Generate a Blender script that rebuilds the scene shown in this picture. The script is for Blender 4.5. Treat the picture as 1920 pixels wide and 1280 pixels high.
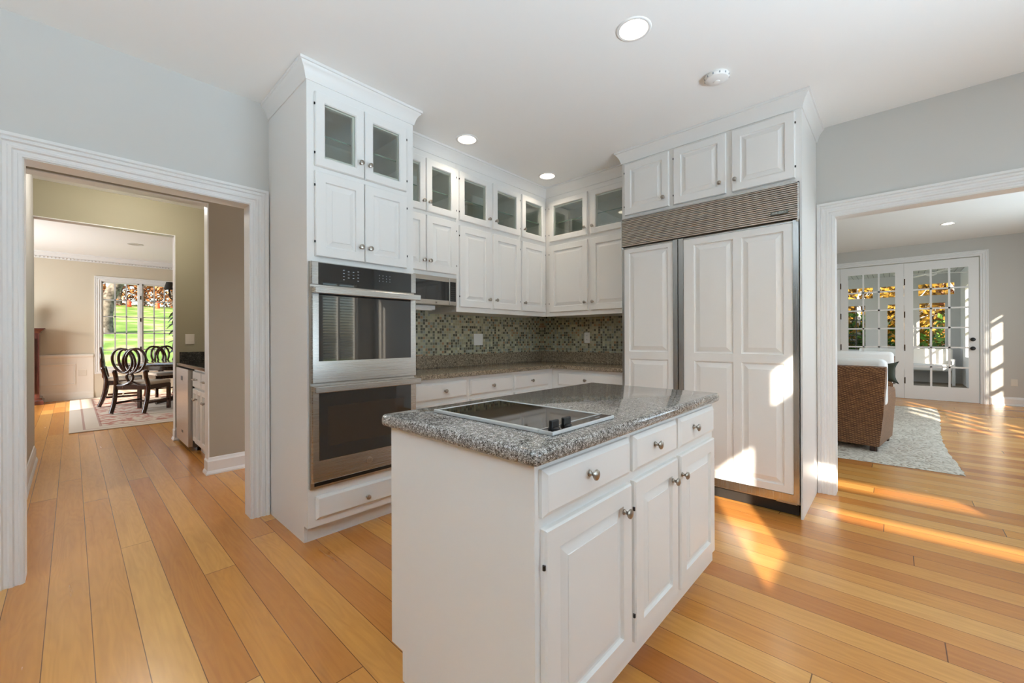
import bpy, bmesh, math, random
from mathutils import Vector, Matrix
random.seed(7)
SC = bpy.context.scene
COL = SC.collection
for o in list(bpy.data.objects):
    bpy.data.objects.remove(o)

# ------------------------------------------------------------------ camera, light, exposure
F_PX = 770.54
RT = Vector((0.68249, -0.73089, -0.003795)).normalized()
UPV = Vector((0.002087, -0.003243, 0.99999)).normalized()
FW = UPV.cross(RT).normalized()
UPV = RT.cross(FW).normalized()
cd = bpy.data.cameras.new('camera')
cd.sensor_width = 36.0
cd.lens = F_PX / 1920 * 36.0
cd.shift_y = -7.35 / 1920
cd.clip_start, cd.clip_end = 0.02, 300
cam = bpy.data.objects.new('camera', cd)
COL.objects.link(cam)
M = Matrix((RT, UPV, -FW)).transposed().to_4x4()
M.translation = (0, 0, 1.2)
cam.matrix_world = M
SC.camera = cam

SC.view_settings.view_transform = 'Standard'
SC.view_settings.look = 'None'
SC.view_settings.gamma = 1.0
SC.view_settings.use_curve_mapping = False
SC.view_settings.exposure = 0.70
try:
    SC.cycles.use_denoising = True
    SC.cycles.max_bounces = 10
    SC.cycles.diffuse_bounces = 5
    SC.cycles.transparent_max_bounces = 16
    SC.cycles.sample_clamp_indirect = 6.0
    SC.cycles.caustics_reflective = False
    SC.cycles.caustics_refractive = False
except Exception:
    pass

SUN_DIR = Vector((1.0, 0.52, -0.47)).normalized()
w = bpy.data.worlds.new('world')
SC.world = w
w.use_nodes = True
nt = w.node_tree
bg = nt.nodes['Background']
sky = nt.nodes.new('ShaderNodeTexSky')
sky.sky_type = 'NISHITA'
sky.sun_disc = False
sky.sun_elevation = math.radians(24)
sky.sun_rotation = math.radians(243)
sky.air_density = 1.0
sky.dust_density = 1.5
nt.links.new(sky.outputs[0], bg.inputs[0])
bg.inputs[1].default_value = 0.30


def add_sun(strength):
    l = bpy.data.lights.new('sun', 'SUN')
    l.energy = strength
    l.color = (1.0, 0.90, 0.76)
    l.angle = math.radians(0.8)
    o = bpy.data.objects.new('sun', l)
    o.rotation_euler = SUN_DIR.to_track_quat('-Z', 'Y').to_euler()
    COL.objects.link(o)


def add_area(name, loc, direction, sx, sy, power, color=(1, 1, 1), spread=180):
    l = bpy.data.lights.new(name, 'AREA')
    l.shape = 'RECTANGLE'
    l.size, l.size_y = sx, sy
    l.energy = power
    l.color = color
    l.spread = math.radians(spread)
    o = bpy.data.objects.new(name, l)
    o.location = loc
    o.rotation_euler = Vector(direction).to_track_quat('-Z', 'Y').to_euler()
    COL.objects.link(o)
    return o


DAY = (0.64, 0.83, 1.0)
add_sun(8.5)
# kitchen and sunroom fill added out of view; daylight at dining and living windows
add_area('fill_kitchen_west', (-3.15, 1.0, 1.6), (0.45, 0.05, 1.0), 2.8, 1.6, 64, DAY, 100)  # added fill in front of a closed wall, aimed up at the ceiling
add_area('fill_kitchen_south', (1.7, -2.36, 1.5), (0.1, 1, 0.5), 1.6, 1.6, 34, DAY)  # added fill where the south wall has no window
add_area('fill_kitchen_nook', (-1.65, -0.87, 1.55), (0.5, 0.5, 1.2), 1.9, 1.5, 108, DAY, 105)  # added ceiling wash before the closed part of the nook wall
add_area('fill_kitchen_south_upper', (1.6, -2.36, 1.0), (-0.15, 1.0, 0.95), 1.6, 0.8, 34, DAY, 90)  # added uplight standing in for bounced daylight
add_area('daylight_dining', (-2.2, 9.8, 1.3), (1, 0.1, 0.12), 1.8, 1.3, 74, (0.86, 0.93, 1))
add_area('daylight_living', (7.0, -2.3, 1.6), (0, 1, 0.05), 4.5, 1.8, 62, (0.66, 0.84, 1))
add_area('fill_sunroom', (13.3, 4.35, 1.6), (0, -1, 0.0), 3.5, 2.0, 55, (0.95, 0.97, 1))  # added fill at the open north side of the sunroom


def add_point(name, loc, power, color=(1.0, 0.9, 0.78), r=0.08):
    l = bpy.data.lights.new(name, 'POINT')
    l.energy, l.color, l.shadow_soft_size = power, color, r
    o = bpy.data.objects.new(name, l)
    o.location = loc
    COL.objects.link(o)


# unseen fill lights added to brighten the hall and the wet bar
add_area('fill_hall', (2.9, 3.86, 1.0), (-1, 0, -0.1), 0.9, 1.6, 15, (0.96, 0.97, 1))
add_point('fill_bar', (0.45, 5.4, 2.68), 16, (1, 0.97, 0.92))

# ------------------------------------------------------------------ materials


def lin(c):
    return tuple((x / 12.92 if x <= 0.04045 else ((x + 0.055) / 1.055) ** 2.4) for x in [v / 255 for v in c]) + (1.0,)


def new_mat(name):
    m = bpy.data.materials.new(name)
    m.use_nodes = True
    return m, m.node_tree, m.node_tree.nodes['Principled BSDF']


def plain(name, rgb, rough=0.5, metal=0.0, spec=0.5, coat=0.0):
    m, t, b = new_mat(name)
    b.inputs['Base Color'].default_value = lin(rgb)
    b.inputs['Roughness'].default_value = rough
    b.inputs['Metallic'].default_value = metal
    b.inputs['Specular IOR Level'].default_value = spec
    b.inputs['Coat Weight'].default_value = coat
    b.inputs['Coat Roughness'].default_value = 0.05
    return m


class N:
    """tiny node helper"""
    def __init__(s, tree):
        s.t = tree

    def n(s, kind, **kw):
        x = s.t.nodes.new('ShaderNode' + kind)
        for k, v in kw.items():
            setattr(x, k, v)
        return x

    def l(s, a, b):
        s.t.links.new(a, b)

    def math(s, op, a, b=None, c=None):
        x = s.n('Math', operation=op)
        for i, v in enumerate((a, b, c)):
            if v is None:
                continue
            if isinstance(v, (int, float)):
                x.inputs[i].default_value = v
            else:
                s.l(v, x.inputs[i])
        return x.outputs[0]

    def ramp(s, fac, stops, interp='LINEAR'):
        x = s.n('ValToRGB')
        x.color_ramp.interpolation = interp
        e = x.color_ramp.elements
        while len(e) > 1:
            e.remove(e[-1])
        e[0].position, e[0].color = stops[0][0], stops[0][1]
        for p, c in stops[1:]:
            q = e.new(p)
            q.color = c
        s.l(fac, x.inputs[0])
        return x.outputs[0]

    def mix(s, fac, a, b, mode='MIX'):
        x = s.n('Mix', data_type='RGBA', blend_type=mode)
        for sock, v in ((x.inputs[0], fac), (x.inputs[6], a), (x.inputs[7], b)):
            if isinstance(v, (int, float, tuple)):
                sock.default_value = v
            else:
                s.l(v, sock)
        return x.outputs[2]


def mat_paint(name, rgb, rough=0.5, spec=0.4, bump=0.02):
    m, t, b = new_mat(name)
    h = N(t)
    b.inputs['Base Color'].default_value = lin(rgb)
    b.inputs['Roughness'].default_value = rough
    b.inputs['Specular IOR Level'].default_value = spec
    tc = h.n('TexCoord')
    ns = h.n('TexNoise')
    ns.inputs['Scale'].default_value = 160
    h.l(tc.outputs['Object'], ns.inputs['Vector'])
    bp = h.n('Bump')
    bp.inputs['Strength'].default_value = bump
    bp.inputs['Distance'].default_value = 0.002
    h.l(ns.outputs[0], bp.inputs['Height'])
    h.l(bp.outputs[0], b.inputs['Normal'])
    return m


def mat_floor():
    m, t, b = new_mat('wood_floor')
    h = N(t)
    tc = h.n('TexCoord')
    sp = h.n('SeparateXYZ')
    h.l(tc.outputs['Object'], sp.inputs[0])
    X, Y = sp.outputs[0], sp.outputs[1]
    W, L = 0.134, 3.1
    xs = h.math('DIVIDE', h.math('ADD', X, 20.045), W)
    row = h.math('FLOOR', xs)
    fx = h.math('FRACT', xs)
    wn = h.n('TexWhiteNoise', noise_dimensions='1D')
    h.l(row, wn.inputs['W'])
    ys = h.math('ADD', h.math('DIVIDE', Y, L), h.math('MULTIPLY', wn.outputs[0], 7.3))
    colm = h.math('FLOOR', ys)
    fy = h.math('FRACT', ys)
    cb = h.n('CombineXYZ')
    h.l(row, cb.inputs[0])
    h.l(colm, cb.inputs[1])
    wn2 = h.n('TexWhiteNoise', noise_dimensions='3D')
    h.l(cb.outputs[0], wn2.inputs['Vector'])
    plank = wn2.outputs[0]
    base = h.ramp(plank, [(0.0, lin((174, 106, 50))), (0.10, lin((192, 124, 58))), (0.35, lin((206, 140, 66))),
                          (0.7, lin((214, 152, 76))), (1.0, lin((222, 166, 92)))])
    # long grain
    off = h.math('MULTIPLY', plank, 37.0)
    gv = h.n('CombineXYZ')
    h.l(h.math('MULTIPLY', X, 42.0), gv.inputs[0])
    h.l(h.math('MULTIPLY', Y, 2.2), gv.inputs[1])
    h.l(off, gv.inputs[2])
    g = h.n('TexNoise')
    g.inputs['Scale'].default_value = 1.0
    g.inputs['Detail'].default_value = 6
    g.inputs['Distortion'].default_value = 0.6
    h.l(gv.outputs[0], g.inputs['Vector'])
    # cathedral figure
    cv = h.n('CombineXYZ')
    h.l(h.math('MULTIPLY', X, 9.0), cv.inputs[0])
    h.l(h.math('MULTIPLY', Y, 1.1), cv.inputs[1])
    h.l(off, cv.inputs[2])
    cn = h.n('TexNoise')
    cn.inputs['Scale'].default_value = 1.0
    cn.inputs['Detail'].default_value = 2
    h.l(cv.outputs[0], cn.inputs['Vector'])
    rings = h.math('ABSOLUTE', h.math('SINE', h.math('MULTIPLY', cn.outputs[0], 42.0)))
    c1 = h.mix(h.math('MULTIPLY', h.math('SUBTRACT', g.outputs[0], 0.35), 0.55), base, lin((132, 70, 30)))
    c2 = h.mix(h.math('MULTIPLY', h.math('POWER', rings, 3.0), 0.08), c1, lin((126, 66, 28)))
    # wear stains
    st = h.n('TexNoise')
    st.inputs['Scale'].default_value = 1.6
    st.inputs['Detail'].default_value = 3
    sv = h.n('CombineXYZ')
    h.l(h.math('MULTIPLY', X, 6.0), sv.inputs[0])
    h.l(Y, sv.inputs[1])
    h.l(h.math('MULTIPLY', off, 0.3), sv.inputs[2])
    h.l(sv.outputs[0], st.inputs['Vector'])
    stf = h.ramp(st.outputs[0], [(0.66, (0, 0, 0, 1)), (0.78, (1, 1, 1, 1))])
    c3 = h.mix(h.math('MULTIPLY', stf, 0.25), c2, lin((120, 96, 78)))
    seam = h.math('MAXIMUM',
                  h.math('LESS_THAN', h.math('MINIMUM', fx, h.math('SUBTRACT', 1.0, fx)), 0.010),
                  h.math('LESS_THAN', h.math('MINIMUM', fy, h.math('SUBTRACT', 1.0, fy)), 0.0006))
    c4 = h.mix(h.math('MULTIPLY', seam, 0.85), c3, lin((80, 46, 24)))
    h.l(c4, b.inputs['Base Color'])
    b.inputs['Roughness'].default_value = 0.30
    rr = h.math('ADD', h.math('MULTIPLY', g.outputs[0], 0.10), 0.20)
    h.l(rr, b.inputs['Roughness'])
    b.inputs['Specular IOR Level'].default_value = 0.75
    bp = h.n('Bump')
    bp.inputs['Strength'].default_value = 0.2
    bp.inputs['Distance'].default_value = 0.002
    lowf = h.n('TexNoise')
    lowf.inputs['Scale'].default_value = 5
    h.l(tc.outputs['Object'], lowf.inputs['Vector'])
    h.l(h.math('SUBTRACT', h.math('ADD', h.math('MULTIPLY', lowf.outputs[0], 0.6), h.math('MULTIPLY', plank, 0.2)), h.math('MULTIPLY', seam, 0.5)), bp.inputs['Height'])
    h.l(bp.outputs[0], b.inputs['Normal'])
    return m


def mat_granite(name, stops, scale=260, rough=0.07):
    m, t, b = new_mat(name)
    h = N(t)
    tc = h.n('TexCoord')
    v = h.n('TexVoronoi')
    v.inputs['Scale'].default_value = scale
    h.l(tc.outputs['Object'], v.inputs['Vector'])
    ns = h.n('TexNoise')
    ns.inputs['Scale'].default_value = scale * 0.25
    ns.inputs['Detail'].default_value = 4
    h.l(tc.outputs['Object'], ns.inputs['Vector'])
    sp = h.n('SeparateColor')
    h.l(v.outputs['Color'], sp.inputs[0])
    f = h.math('ADD', h.math('MULTIPLY', sp.outputs[0], 0.62), h.math('MULTIPLY', h.math('SUBTRACT', ns.outputs[0], 0.3), 0.95))
    h.l(h.ramp(f, stops), b.inputs['Base Color'])
    b.inputs['Roughness'].default_value = rough
    b.inputs['Specular IOR Level'].default_value = 0.6
    return m


def mat_mosaic():
    m, t, b = new_mat('glass_mosaic')
    h = N(t)
    tc = h.n('TexCoord')
    sp = h.n('SeparateXYZ')
    h.l(tc.outputs['Object'], sp.inputs[0])
    S = 0.0270
    u = h.math('DIVIDE', h.math('ADD', h.math('ADD', sp.outputs[0], sp.outputs[1]), 10.0), S)
    v = h.math('DIVIDE', sp.outputs[2], S)
    cb = h.n('CombineXYZ')
    h.l(h.math('FLOOR', u), cb.inputs[0])
    h.l(h.math('FLOOR', v), cb.inputs[1])
    wn = h.n('TexWhiteNoise', noise_dimensions='3D')
    h.l(cb.outputs[0], wn.inputs['Vector'])
    colr = h.ramp(wn.outputs[0], [(0.0, lin((92, 88, 74))), (0.14, lin((122, 120, 102))), (0.20, lin((166, 160, 132))),
                                  (0.38, lin((178, 174, 144))), (0.52, lin((190, 180, 152))), (0.62, lin((152, 156, 144))),
                                  (0.72, lin((168, 134, 102))), (0.80, lin((198, 194, 162))), (0.85, lin((104, 104, 92))), (0.95, lin((174, 174, 160)))], 'CONSTANT')
    fu, fv = h.math('FRACT', u), h.math('FRACT', v)
    du = h.math('MINIMUM', fu, h.math('SUBTRACT', 1.0, fu))
    dv = h.math('MINIMUM', fv, h.math('SUBTRACT', 1.0, fv))
    gr = h.math('LESS_THAN', h.math('MINIMUM', du, dv), 0.07)
    h.l(h.mix(gr, colr, lin((176, 170, 146))), b.inputs['Base Color'])
    h.l(h.math('ADD', h.math('MULTIPLY', gr, 0.5), 0.15), b.inputs['Roughness'])
    bp = h.n('Bump')
    bp.inputs['Strength'].default_value = 0.4
    bp.inputs['Distance'].default_value = 0.001
    h.l(h.math('ADD', h.math('SUBTRACT', 1.0, gr), h.math('MULTIPLY', wn.outputs[0], 0.3)), bp.inputs['Height'])
    h.l(bp.outputs[0], b.inputs['Normal'])
    return m


def mat_glass(name, tint=(1, 1, 1, 1), refl=0.08, facing=0.35):
    m = bpy.data.materials.new(name)
    m.use_nodes = True
    t = m.node_tree
    t.nodes.remove(t.nodes['Principled BSDF'])
    h = N(t)
    tr = h.n('BsdfTransparent')
    tr.inputs[0].default_value = tint
    gl = h.n('BsdfGlossy')
    gl.inputs['Roughness'].default_value = 0.02
    lw = h.n('LayerWeight')
    lw.inputs[0].default_value = facing
    f = h.math('ADD', h.math('MULTIPLY', h.math('POWER', lw.outputs['Facing'], 2.5), 0.5), refl)
    mx = h.n('MixShader')
    h.l(f, mx.inputs[0])
    h.l(tr.outputs[0], mx.inputs[1])
    h.l(gl.outputs[0], mx.inputs[2])
    h.l(mx.outputs[0], t.nodes['Material Output'].inputs[0])
    return m


def mat_emit(name, rgb, s):
    m, t, b = new_mat(name)
    b.inputs['Base Color'].default_value = (0.8, 0.8, 0.8, 1)
    b.inputs['Emission Color'].default_value = lin(rgb)
    b.inputs['Emission Strength'].default_value = s
    return m


def mat_steel(name='brushed_steel', rgb=(182, 178, 172), rough=0.27, axis='Z'):
    m, t, b = new_mat(name)
    h = N(t)
    b.inputs['Base Color'].default_value = lin(rgb)
    b.inputs['Metallic'].default_value = 1.0
    tc = h.n('TexCoord')
    mp = h.n('Mapping')
    mp.inputs['Scale'].default_value = (3, 3, 900) if axis == 'Z' else (900, 900, 3)
    ns = h.n('TexNoise')
    ns.inputs['Scale'].default_value = 1
    h.l(tc.outputs['Object'], mp.inputs[0])
    h.l(mp.outputs[0], ns.inputs['Vector'])
    h.l(h.math('ADD', h.math('MULTIPLY', ns.outputs[0], 0.14), rough - 0.07), b.inputs['Roughness'])
    return m


def mat_wood(name, rgb, rgb2, rough=0.25, coat=0.3):
    m, t, b = new_mat(name)
    h = N(t)
    tc = h.n('TexCoord')
    mp = h.n('Mapping')
    mp.inputs['Scale'].default_value = (40, 40, 4)
    ns = h.n('TexNoise')
    ns.inputs['Scale'].default_value = 1
    ns.inputs['Detail'].default_value = 4
    h.l(tc.outputs['Object'], mp.inputs[0])
    h.l(mp.outputs[0], ns.inputs['Vector'])
    h.l(h.ramp(ns.outputs[0], [(0.3, lin(rgb)), (0.7, lin(rgb2))]), b.inputs['Base Color'])
    b.inputs['Roughness'].default_value = rough
    b.inputs['Coat Weight'].default_value = coat
    return m


def mat_wicker():
    m, t, b = new_mat('woven_wicker')
    h = N(t)
    tc = h.n('TexCoord')
    sp = h.n('SeparateXYZ')
    h.l(tc.outputs['Object'], sp.inputs[0])
    u = h.math('MULTIPLY', h.math('ADD', sp.outputs[0], sp.outputs[1]), 42.0)
    v = h.math('MULTIPLY', sp.outputs[2], 90.0)
    par = h.math('MODULO', h.math('ADD', h.math('FLOOR', u), h.math('FLOOR', v)), 2.0)
    hu = h.math('ABSOLUTE', h.math('SINE', h.math('MULTIPLY', u, math.pi)))
    hv = h.math('ABSOLUTE', h.math('SINE', h.math('MULTIPLY', v, math.pi)))
    hh = h.math('MULTIPLY', hv, h.math('ADD', h.math('MULTIPLY', h.math('MULTIPLY', par, hu), 0.7), 0.3))
    ns = h.n('TexNoise')
    ns.inputs['Scale'].default_value = 30
    ns.inputs['Detail'].default_value = 4
    mp = h.n('Mapping')
    mp.inputs['Scale'].default_value = (0.5, 0.5, 2)
    h.l(tc.outputs['Object'], mp.inputs[0])
    h.l(mp.outputs[0], ns.inputs['Vector'])
    c = h.ramp(h.math('ADD', h.math('MULTIPLY', hh, 0.5), h.math('MULTIPLY', ns.outputs[0], 0.6)),
               [(0.15, lin((48, 30, 20))), (0.45, lin((116, 76, 48))), (0.75, lin((184, 138, 92)))])
    h.l(c, b.inputs['Base Color'])
    b.inputs['Roughness'].default_value = 0.45
    bp = h.n('Bump')
    bp.inputs['Strength'].default_value = 0.8
    bp.inputs['Distance'].default_value = 0.006
    h.l(hh, bp.inputs['Height'])
    h.l(bp.outputs[0], b.inputs['Normal'])
    return m


def mat_rug_oriental():
    m, t, b = new_mat('faded_oriental_rug')
    h = N(t)
    tc = h.n('TexCoord')
    sp = h.n('SeparateXYZ')
    h.l(tc.outputs['Object'], sp.inputs[0])
    X, Y = sp.outputs[0], sp.outputs[1]      # local rug coords, 0..3.4 / 0..4.3
    ex = h.math('MINIMUM', X, h.math('SUBTRACT', 3.4, X))
    ey = h.math('MINIMUM', Y, h.math('SUBTRACT', 4.3, Y))
    e = h.math('MINIMUM', ex, ey)
    border = h.math('MULTIPLY', h.math('GREATER_THAN', e, 0.30), h.math('LESS_THAN', e, 0.85))
    ns = h.n('TexNoise')
    ns.inputs['Scale'].default_value = 9
    ns.inputs['Detail'].default_value = 5
    h.l(tc.outputs['Object'], ns.inputs['Vector'])
    mot = h.ramp(ns.outputs[0], [(0.47, (0, 0, 0, 1)), (0.56, (1, 1, 1, 1))])
    redf = h.math('MULTIPLY', h.math('MULTIPLY', border, mot), 0.75)
    c = h.mix(redf, lin((214, 200, 184)), lin((176, 96, 84)))
    # thin guard stripes
    s1 = h.math('LESS_THAN', h.math('ABSOLUTE', h.math('SUBTRACT', e, 0.14)), 0.012)
    s2 = h.math('LESS_THAN', h.math('ABSOLUTE', h.math('SUBTRACT', e, 0.30)), 0.014)
    s3 = h.math('LESS_THAN', h.math('ABSOLUTE', h.math('SUBTRACT', e, 0.85)), 0.014)
    s = h.math('MAXIMUM', s1, h.math('MAXIMUM', s2, s3))
    c = h.mix(h.math('MULTIPLY', s, 0.55), c, lin((150, 92, 84)))
    h.l(c, b.inputs['Base Color'])
    b.inputs['Roughness'].default_value = 0.95
    b.inputs['Specular IOR Level'].default_value = 0.1
    return m


def mat_rug_jute():
    m, t, b = new_mat('woven_cream_rug')
    h = N(t)
    tc = h.n('TexCoord')
    sp = h.n('SeparateXYZ')
    h.l(tc.outputs['Object'], sp.inputs[0])
    ns = h.n('TexNoise')
    ns.inputs['Scale'].default_value = 13
    ns.inputs['Detail'].default_value = 5
    h.l(tc.outputs['Object'], ns.inputs['Vector'])
    w = h.math('SINE', h.math('ADD', h.math('MULTIPLY', sp.outputs[0], 170.0), h.math('MULTIPLY', ns.outputs[0], 22.0)))
    w2 = h.math('SINE', h.math('ADD', h.math('MULTIPLY', sp.outputs[1], 60.0), h.math('MULTIPLY', ns.outputs[0], 30.0)))
    hh = h.math('ADD', h.math('MULTIPLY', h.math('ADD', w, w2), 0.22), 0.5)
    c = h.ramp(h.math('ADD', h.math('MULTIPLY', hh, 0.6), h.math('MULTIPLY', ns.outputs[0], 0.4)),
               [(0.25, lin((150, 134, 114))), (0.42, lin((206, 196, 180))), (0.8, lin((230, 222, 208)))])
    h.l(c, b.inputs['Base Color'])
    b.inputs['Roughness'].default_value = 0.95
    b.inputs['Specular IOR Level'].default_value = 0.1
    bp = h.n('Bump')
    bp.inputs['Strength'].default_value = 0.8
    bp.inputs['Distance'].default_value = 0.01
    h.l(hh, bp.inputs['Height'])
    h.l(bp.outputs[0], b.inputs['Normal'])
    return m


def mat_noise(name, stops, scale=4, detail=5, rough=0.9, trans=0.0):
    m, t, b = new_mat(name)
    h = N(t)
    tc = h.n('TexCoord')
    ns = h.n('TexNoise')
    ns.inputs['Scale'].default_value = scale
    ns.inputs['Detail'].default_value = detail
    h.l(tc.outputs['Object'], ns.inputs['Vector'])
    h.l(h.ramp(ns.outputs[0], stops), b.inputs['Base Color'])
    b.inputs['Roughness'].default_value = rough
    b.inputs['Specular IOR Level'].default_value = 0.2
    return m


def mat_beadboard():
    m, t, b = new_mat('beadboard_ceiling')
    h = N(t)
    tc = h.n('TexCoord')
    sp = h.n('SeparateXYZ')
    h.l(tc.outputs['Object'], sp.inputs[0])
    f = h.math('FRACT', h.math('MULTIPLY', sp.outputs[1], 9.0))
    g = h.math('LESS_THAN', f, 0.12)
    h.l(h.mix(g, lin((196, 196, 192)), lin((120, 120, 118))), b.inputs['Base Color'])
    return m


MT = {}
MT['floor'] = mat_floor()
MT['white'] = mat_paint('white_cabinet_paint', (231, 229, 225), 0.32, 0.5, 0.01)
MT['trim'] = mat_paint('white_trim_paint', (232, 231, 229), 0.35, 0.5, 0.01)
MT['wall'] = mat_paint('pale_grey_wall_paint', (206, 204, 199), 0.6, 0.3)
MT['ceil'] = mat_paint('ceiling_paint', (244, 243, 240), 0.8, 0.2)
MT['bounce_dim'] = mat_paint('bounce_dimming_taupe', (112, 104, 96), 0.6, 0.3)  # dark tone invented for unseen walls, dims bounce on the island's left face
MT['taupe'] = mat_paint('taupe_wall_paint', (168, 158, 142), 0.6, 0.3)
MT['tan'] = mat_paint('tan_wall_paint', (212, 201, 181), 0.6, 0.3)
MT['cream'] = mat_paint('cream_wall_paint', (200, 197, 190), 0.6, 0.3)
MT['granite'] = mat_granite('speckled_grey_granite', [(0.12, lin((34, 32, 30))), (0.3, lin((84, 78, 72))), (0.48, lin((128, 120, 112))), (0.66, lin((160, 154, 146))), (0.85, lin((206, 202, 198)))], 400)
MT['granite_dark'] = mat_granite('brown_grey_granite', [(0.12, lin((64, 54, 44))), (0.35, lin((122, 108, 88))), (0.6, lin((156, 140, 118))), (0.9, lin((190, 174, 152)))], 240, 0.12)
MT['granite_black'] = mat_granite('dark_granite', [(0.2, lin((24, 24, 22))), (0.6, lin((58, 56, 50))), (0.9, lin((96, 92, 84)))], 200, 0.1)
MT['mosaic'] = mat_mosaic()
MT['pane'] = mat_glass('cabinet_glass', (0.94, 0.97, 0.94, 1), 0.12)
MT['glass'] = mat_glass('window_glass', (0.97, 0.98, 0.98, 1), 0.02)
MT['shelfglass'] = plain('glass_shelf_green', (96, 128, 112), 0.1)
MT['inside'] = mat_paint('cabinet_inside', (176, 172, 158), 0.6, 0.3)
MT['steel'] = mat_steel()
MT['steel_warm'] = mat_steel('brushed_steel_warm', (190, 182, 172), 0.3)
MT['steel_v'] = mat_steel('brushed_steel_vertical', (176, 174, 170), 0.25, 'X')
MT['nickel'] = plain('satin_nickel', (168, 160, 150), 0.28, 1.0)
MT['black'] = plain('black_plastic', (14, 14, 14), 0.35)
MT['ovenglass'] = plain('dark_oven_glass', (20, 23, 26), 0.03, 0.0, 1.0, 0.6)
MT['mwglass'] = plain('dark_microwave_glass', (22, 22, 22), 0.05, 0.0, 0.8, 0.3)
MT['ceramic'] = plain('black_ceramic_glass', (16, 14, 12), 0.04, 0.0, 0.9, 0.3)
MT['mark'] = plain('pale_grey_marking', (150, 156, 162), 0.5)
MT['plate'] = plain('white_plastic', (236, 234, 230), 0.4)
MT['lens'] = mat_emit('lit_lamp_lens', (255, 244, 226), 9.0)
MT['cone'] = plain('white_lamp_reflector', (246, 244, 240), 0.35)
MT['mahogany'] = mat_wood('red_mahogany', (58, 28, 24), (88, 48, 42), 0.2, 0.5)
MT['chairwood'] = mat_wood('dark_walnut', (40, 20, 12), (66, 34, 20), 0.25, 0.4)
MT['tablewood'] = mat_wood('dark_table_wood', (34, 22, 16), (54, 36, 26), 0.15, 0.6)
MT['linen'] = plain('beige_upholstery', (206, 194, 180), 0.9)
MT['cushion'] = plain('white_cushion_fabric', (238, 236, 232), 0.9)
MT['green'] = plain('dark_green_fabric', (54, 58, 44), 0.9)
MT['wicker'] = mat_wicker()
MT['rug'] = mat_rug_oriental()
MT['jute'] = mat_rug_jute()
MT['lawn'] = mat_noise('autumn_lawn', [(0.35, lin((104, 138, 58))), (0.52, lin((140, 164, 84))), (0.60, lin((188, 182, 126))), (0.8, lin((204, 176, 136)))], 0.9, 8)
MT['bark'] = mat_noise('grey_bark', [(0.3, lin((60, 52, 46))), (0.6, lin((128, 118, 108)))], 8)
MT['barkpale'] = mat_noise('pale_bark', [(0.3, lin((150, 140, 130))), (0.6, lin((226, 220, 210)))], 8)
MT['leafy'] = mat_noise('yellow_autumn_leaves', [(0.35, lin((84, 66, 20))), (0.5, lin((150, 112, 34))), (0.65, lin((190, 150, 66)))], 2)
MT['leafo'] = mat_noise('rust_autumn_leaves', [(0.35, lin((96, 62, 34))), (0.5, lin((170, 104, 60))), (0.65, lin((206, 160, 120)))], 2)
MT['leafg'] = mat_noise('green_leaves', [(0.35, lin((34, 60, 18))), (0.5, lin((70, 106, 34))), (0.65, lin((124, 156, 66)))], 2)
MT['leafd'] = plain('dark_green_leaf', (42, 58, 36), 0.35)
MT['orange'] = plain('orange_plastic', (240, 84, 40), 0.6)
MT['shade'] = plain('black_lamp_shade', (30, 26, 24), 0.7)
MT['bronze'] = plain('dark_bronze', (60, 44, 30), 0.35, 0.8)
MT['porcelain'] = plain('white_porcelain', (240, 236, 228), 0.15)
MT['sunroom'] = mat_paint('sunroom_grey_white', (200, 200, 200), 0.6, 0.3)
MT['deck'] = mat_noise('grey_plank_floor', [(0.3, lin((120, 112, 100))), (0.7, lin((156, 146, 132)))], 3)
MT['bead'] = mat_beadboard()
MT['shutter'] = mat_paint('white_shutter', (228, 228, 226), 0.4)
MT['pot'] = plain('terracotta', (150, 92, 64), 0.8)
MT['cream_plate'] = plain('cream_plastic', (226, 218, 204), 0.4)

# ------------------------------------------------------------------ mesh builder


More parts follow.
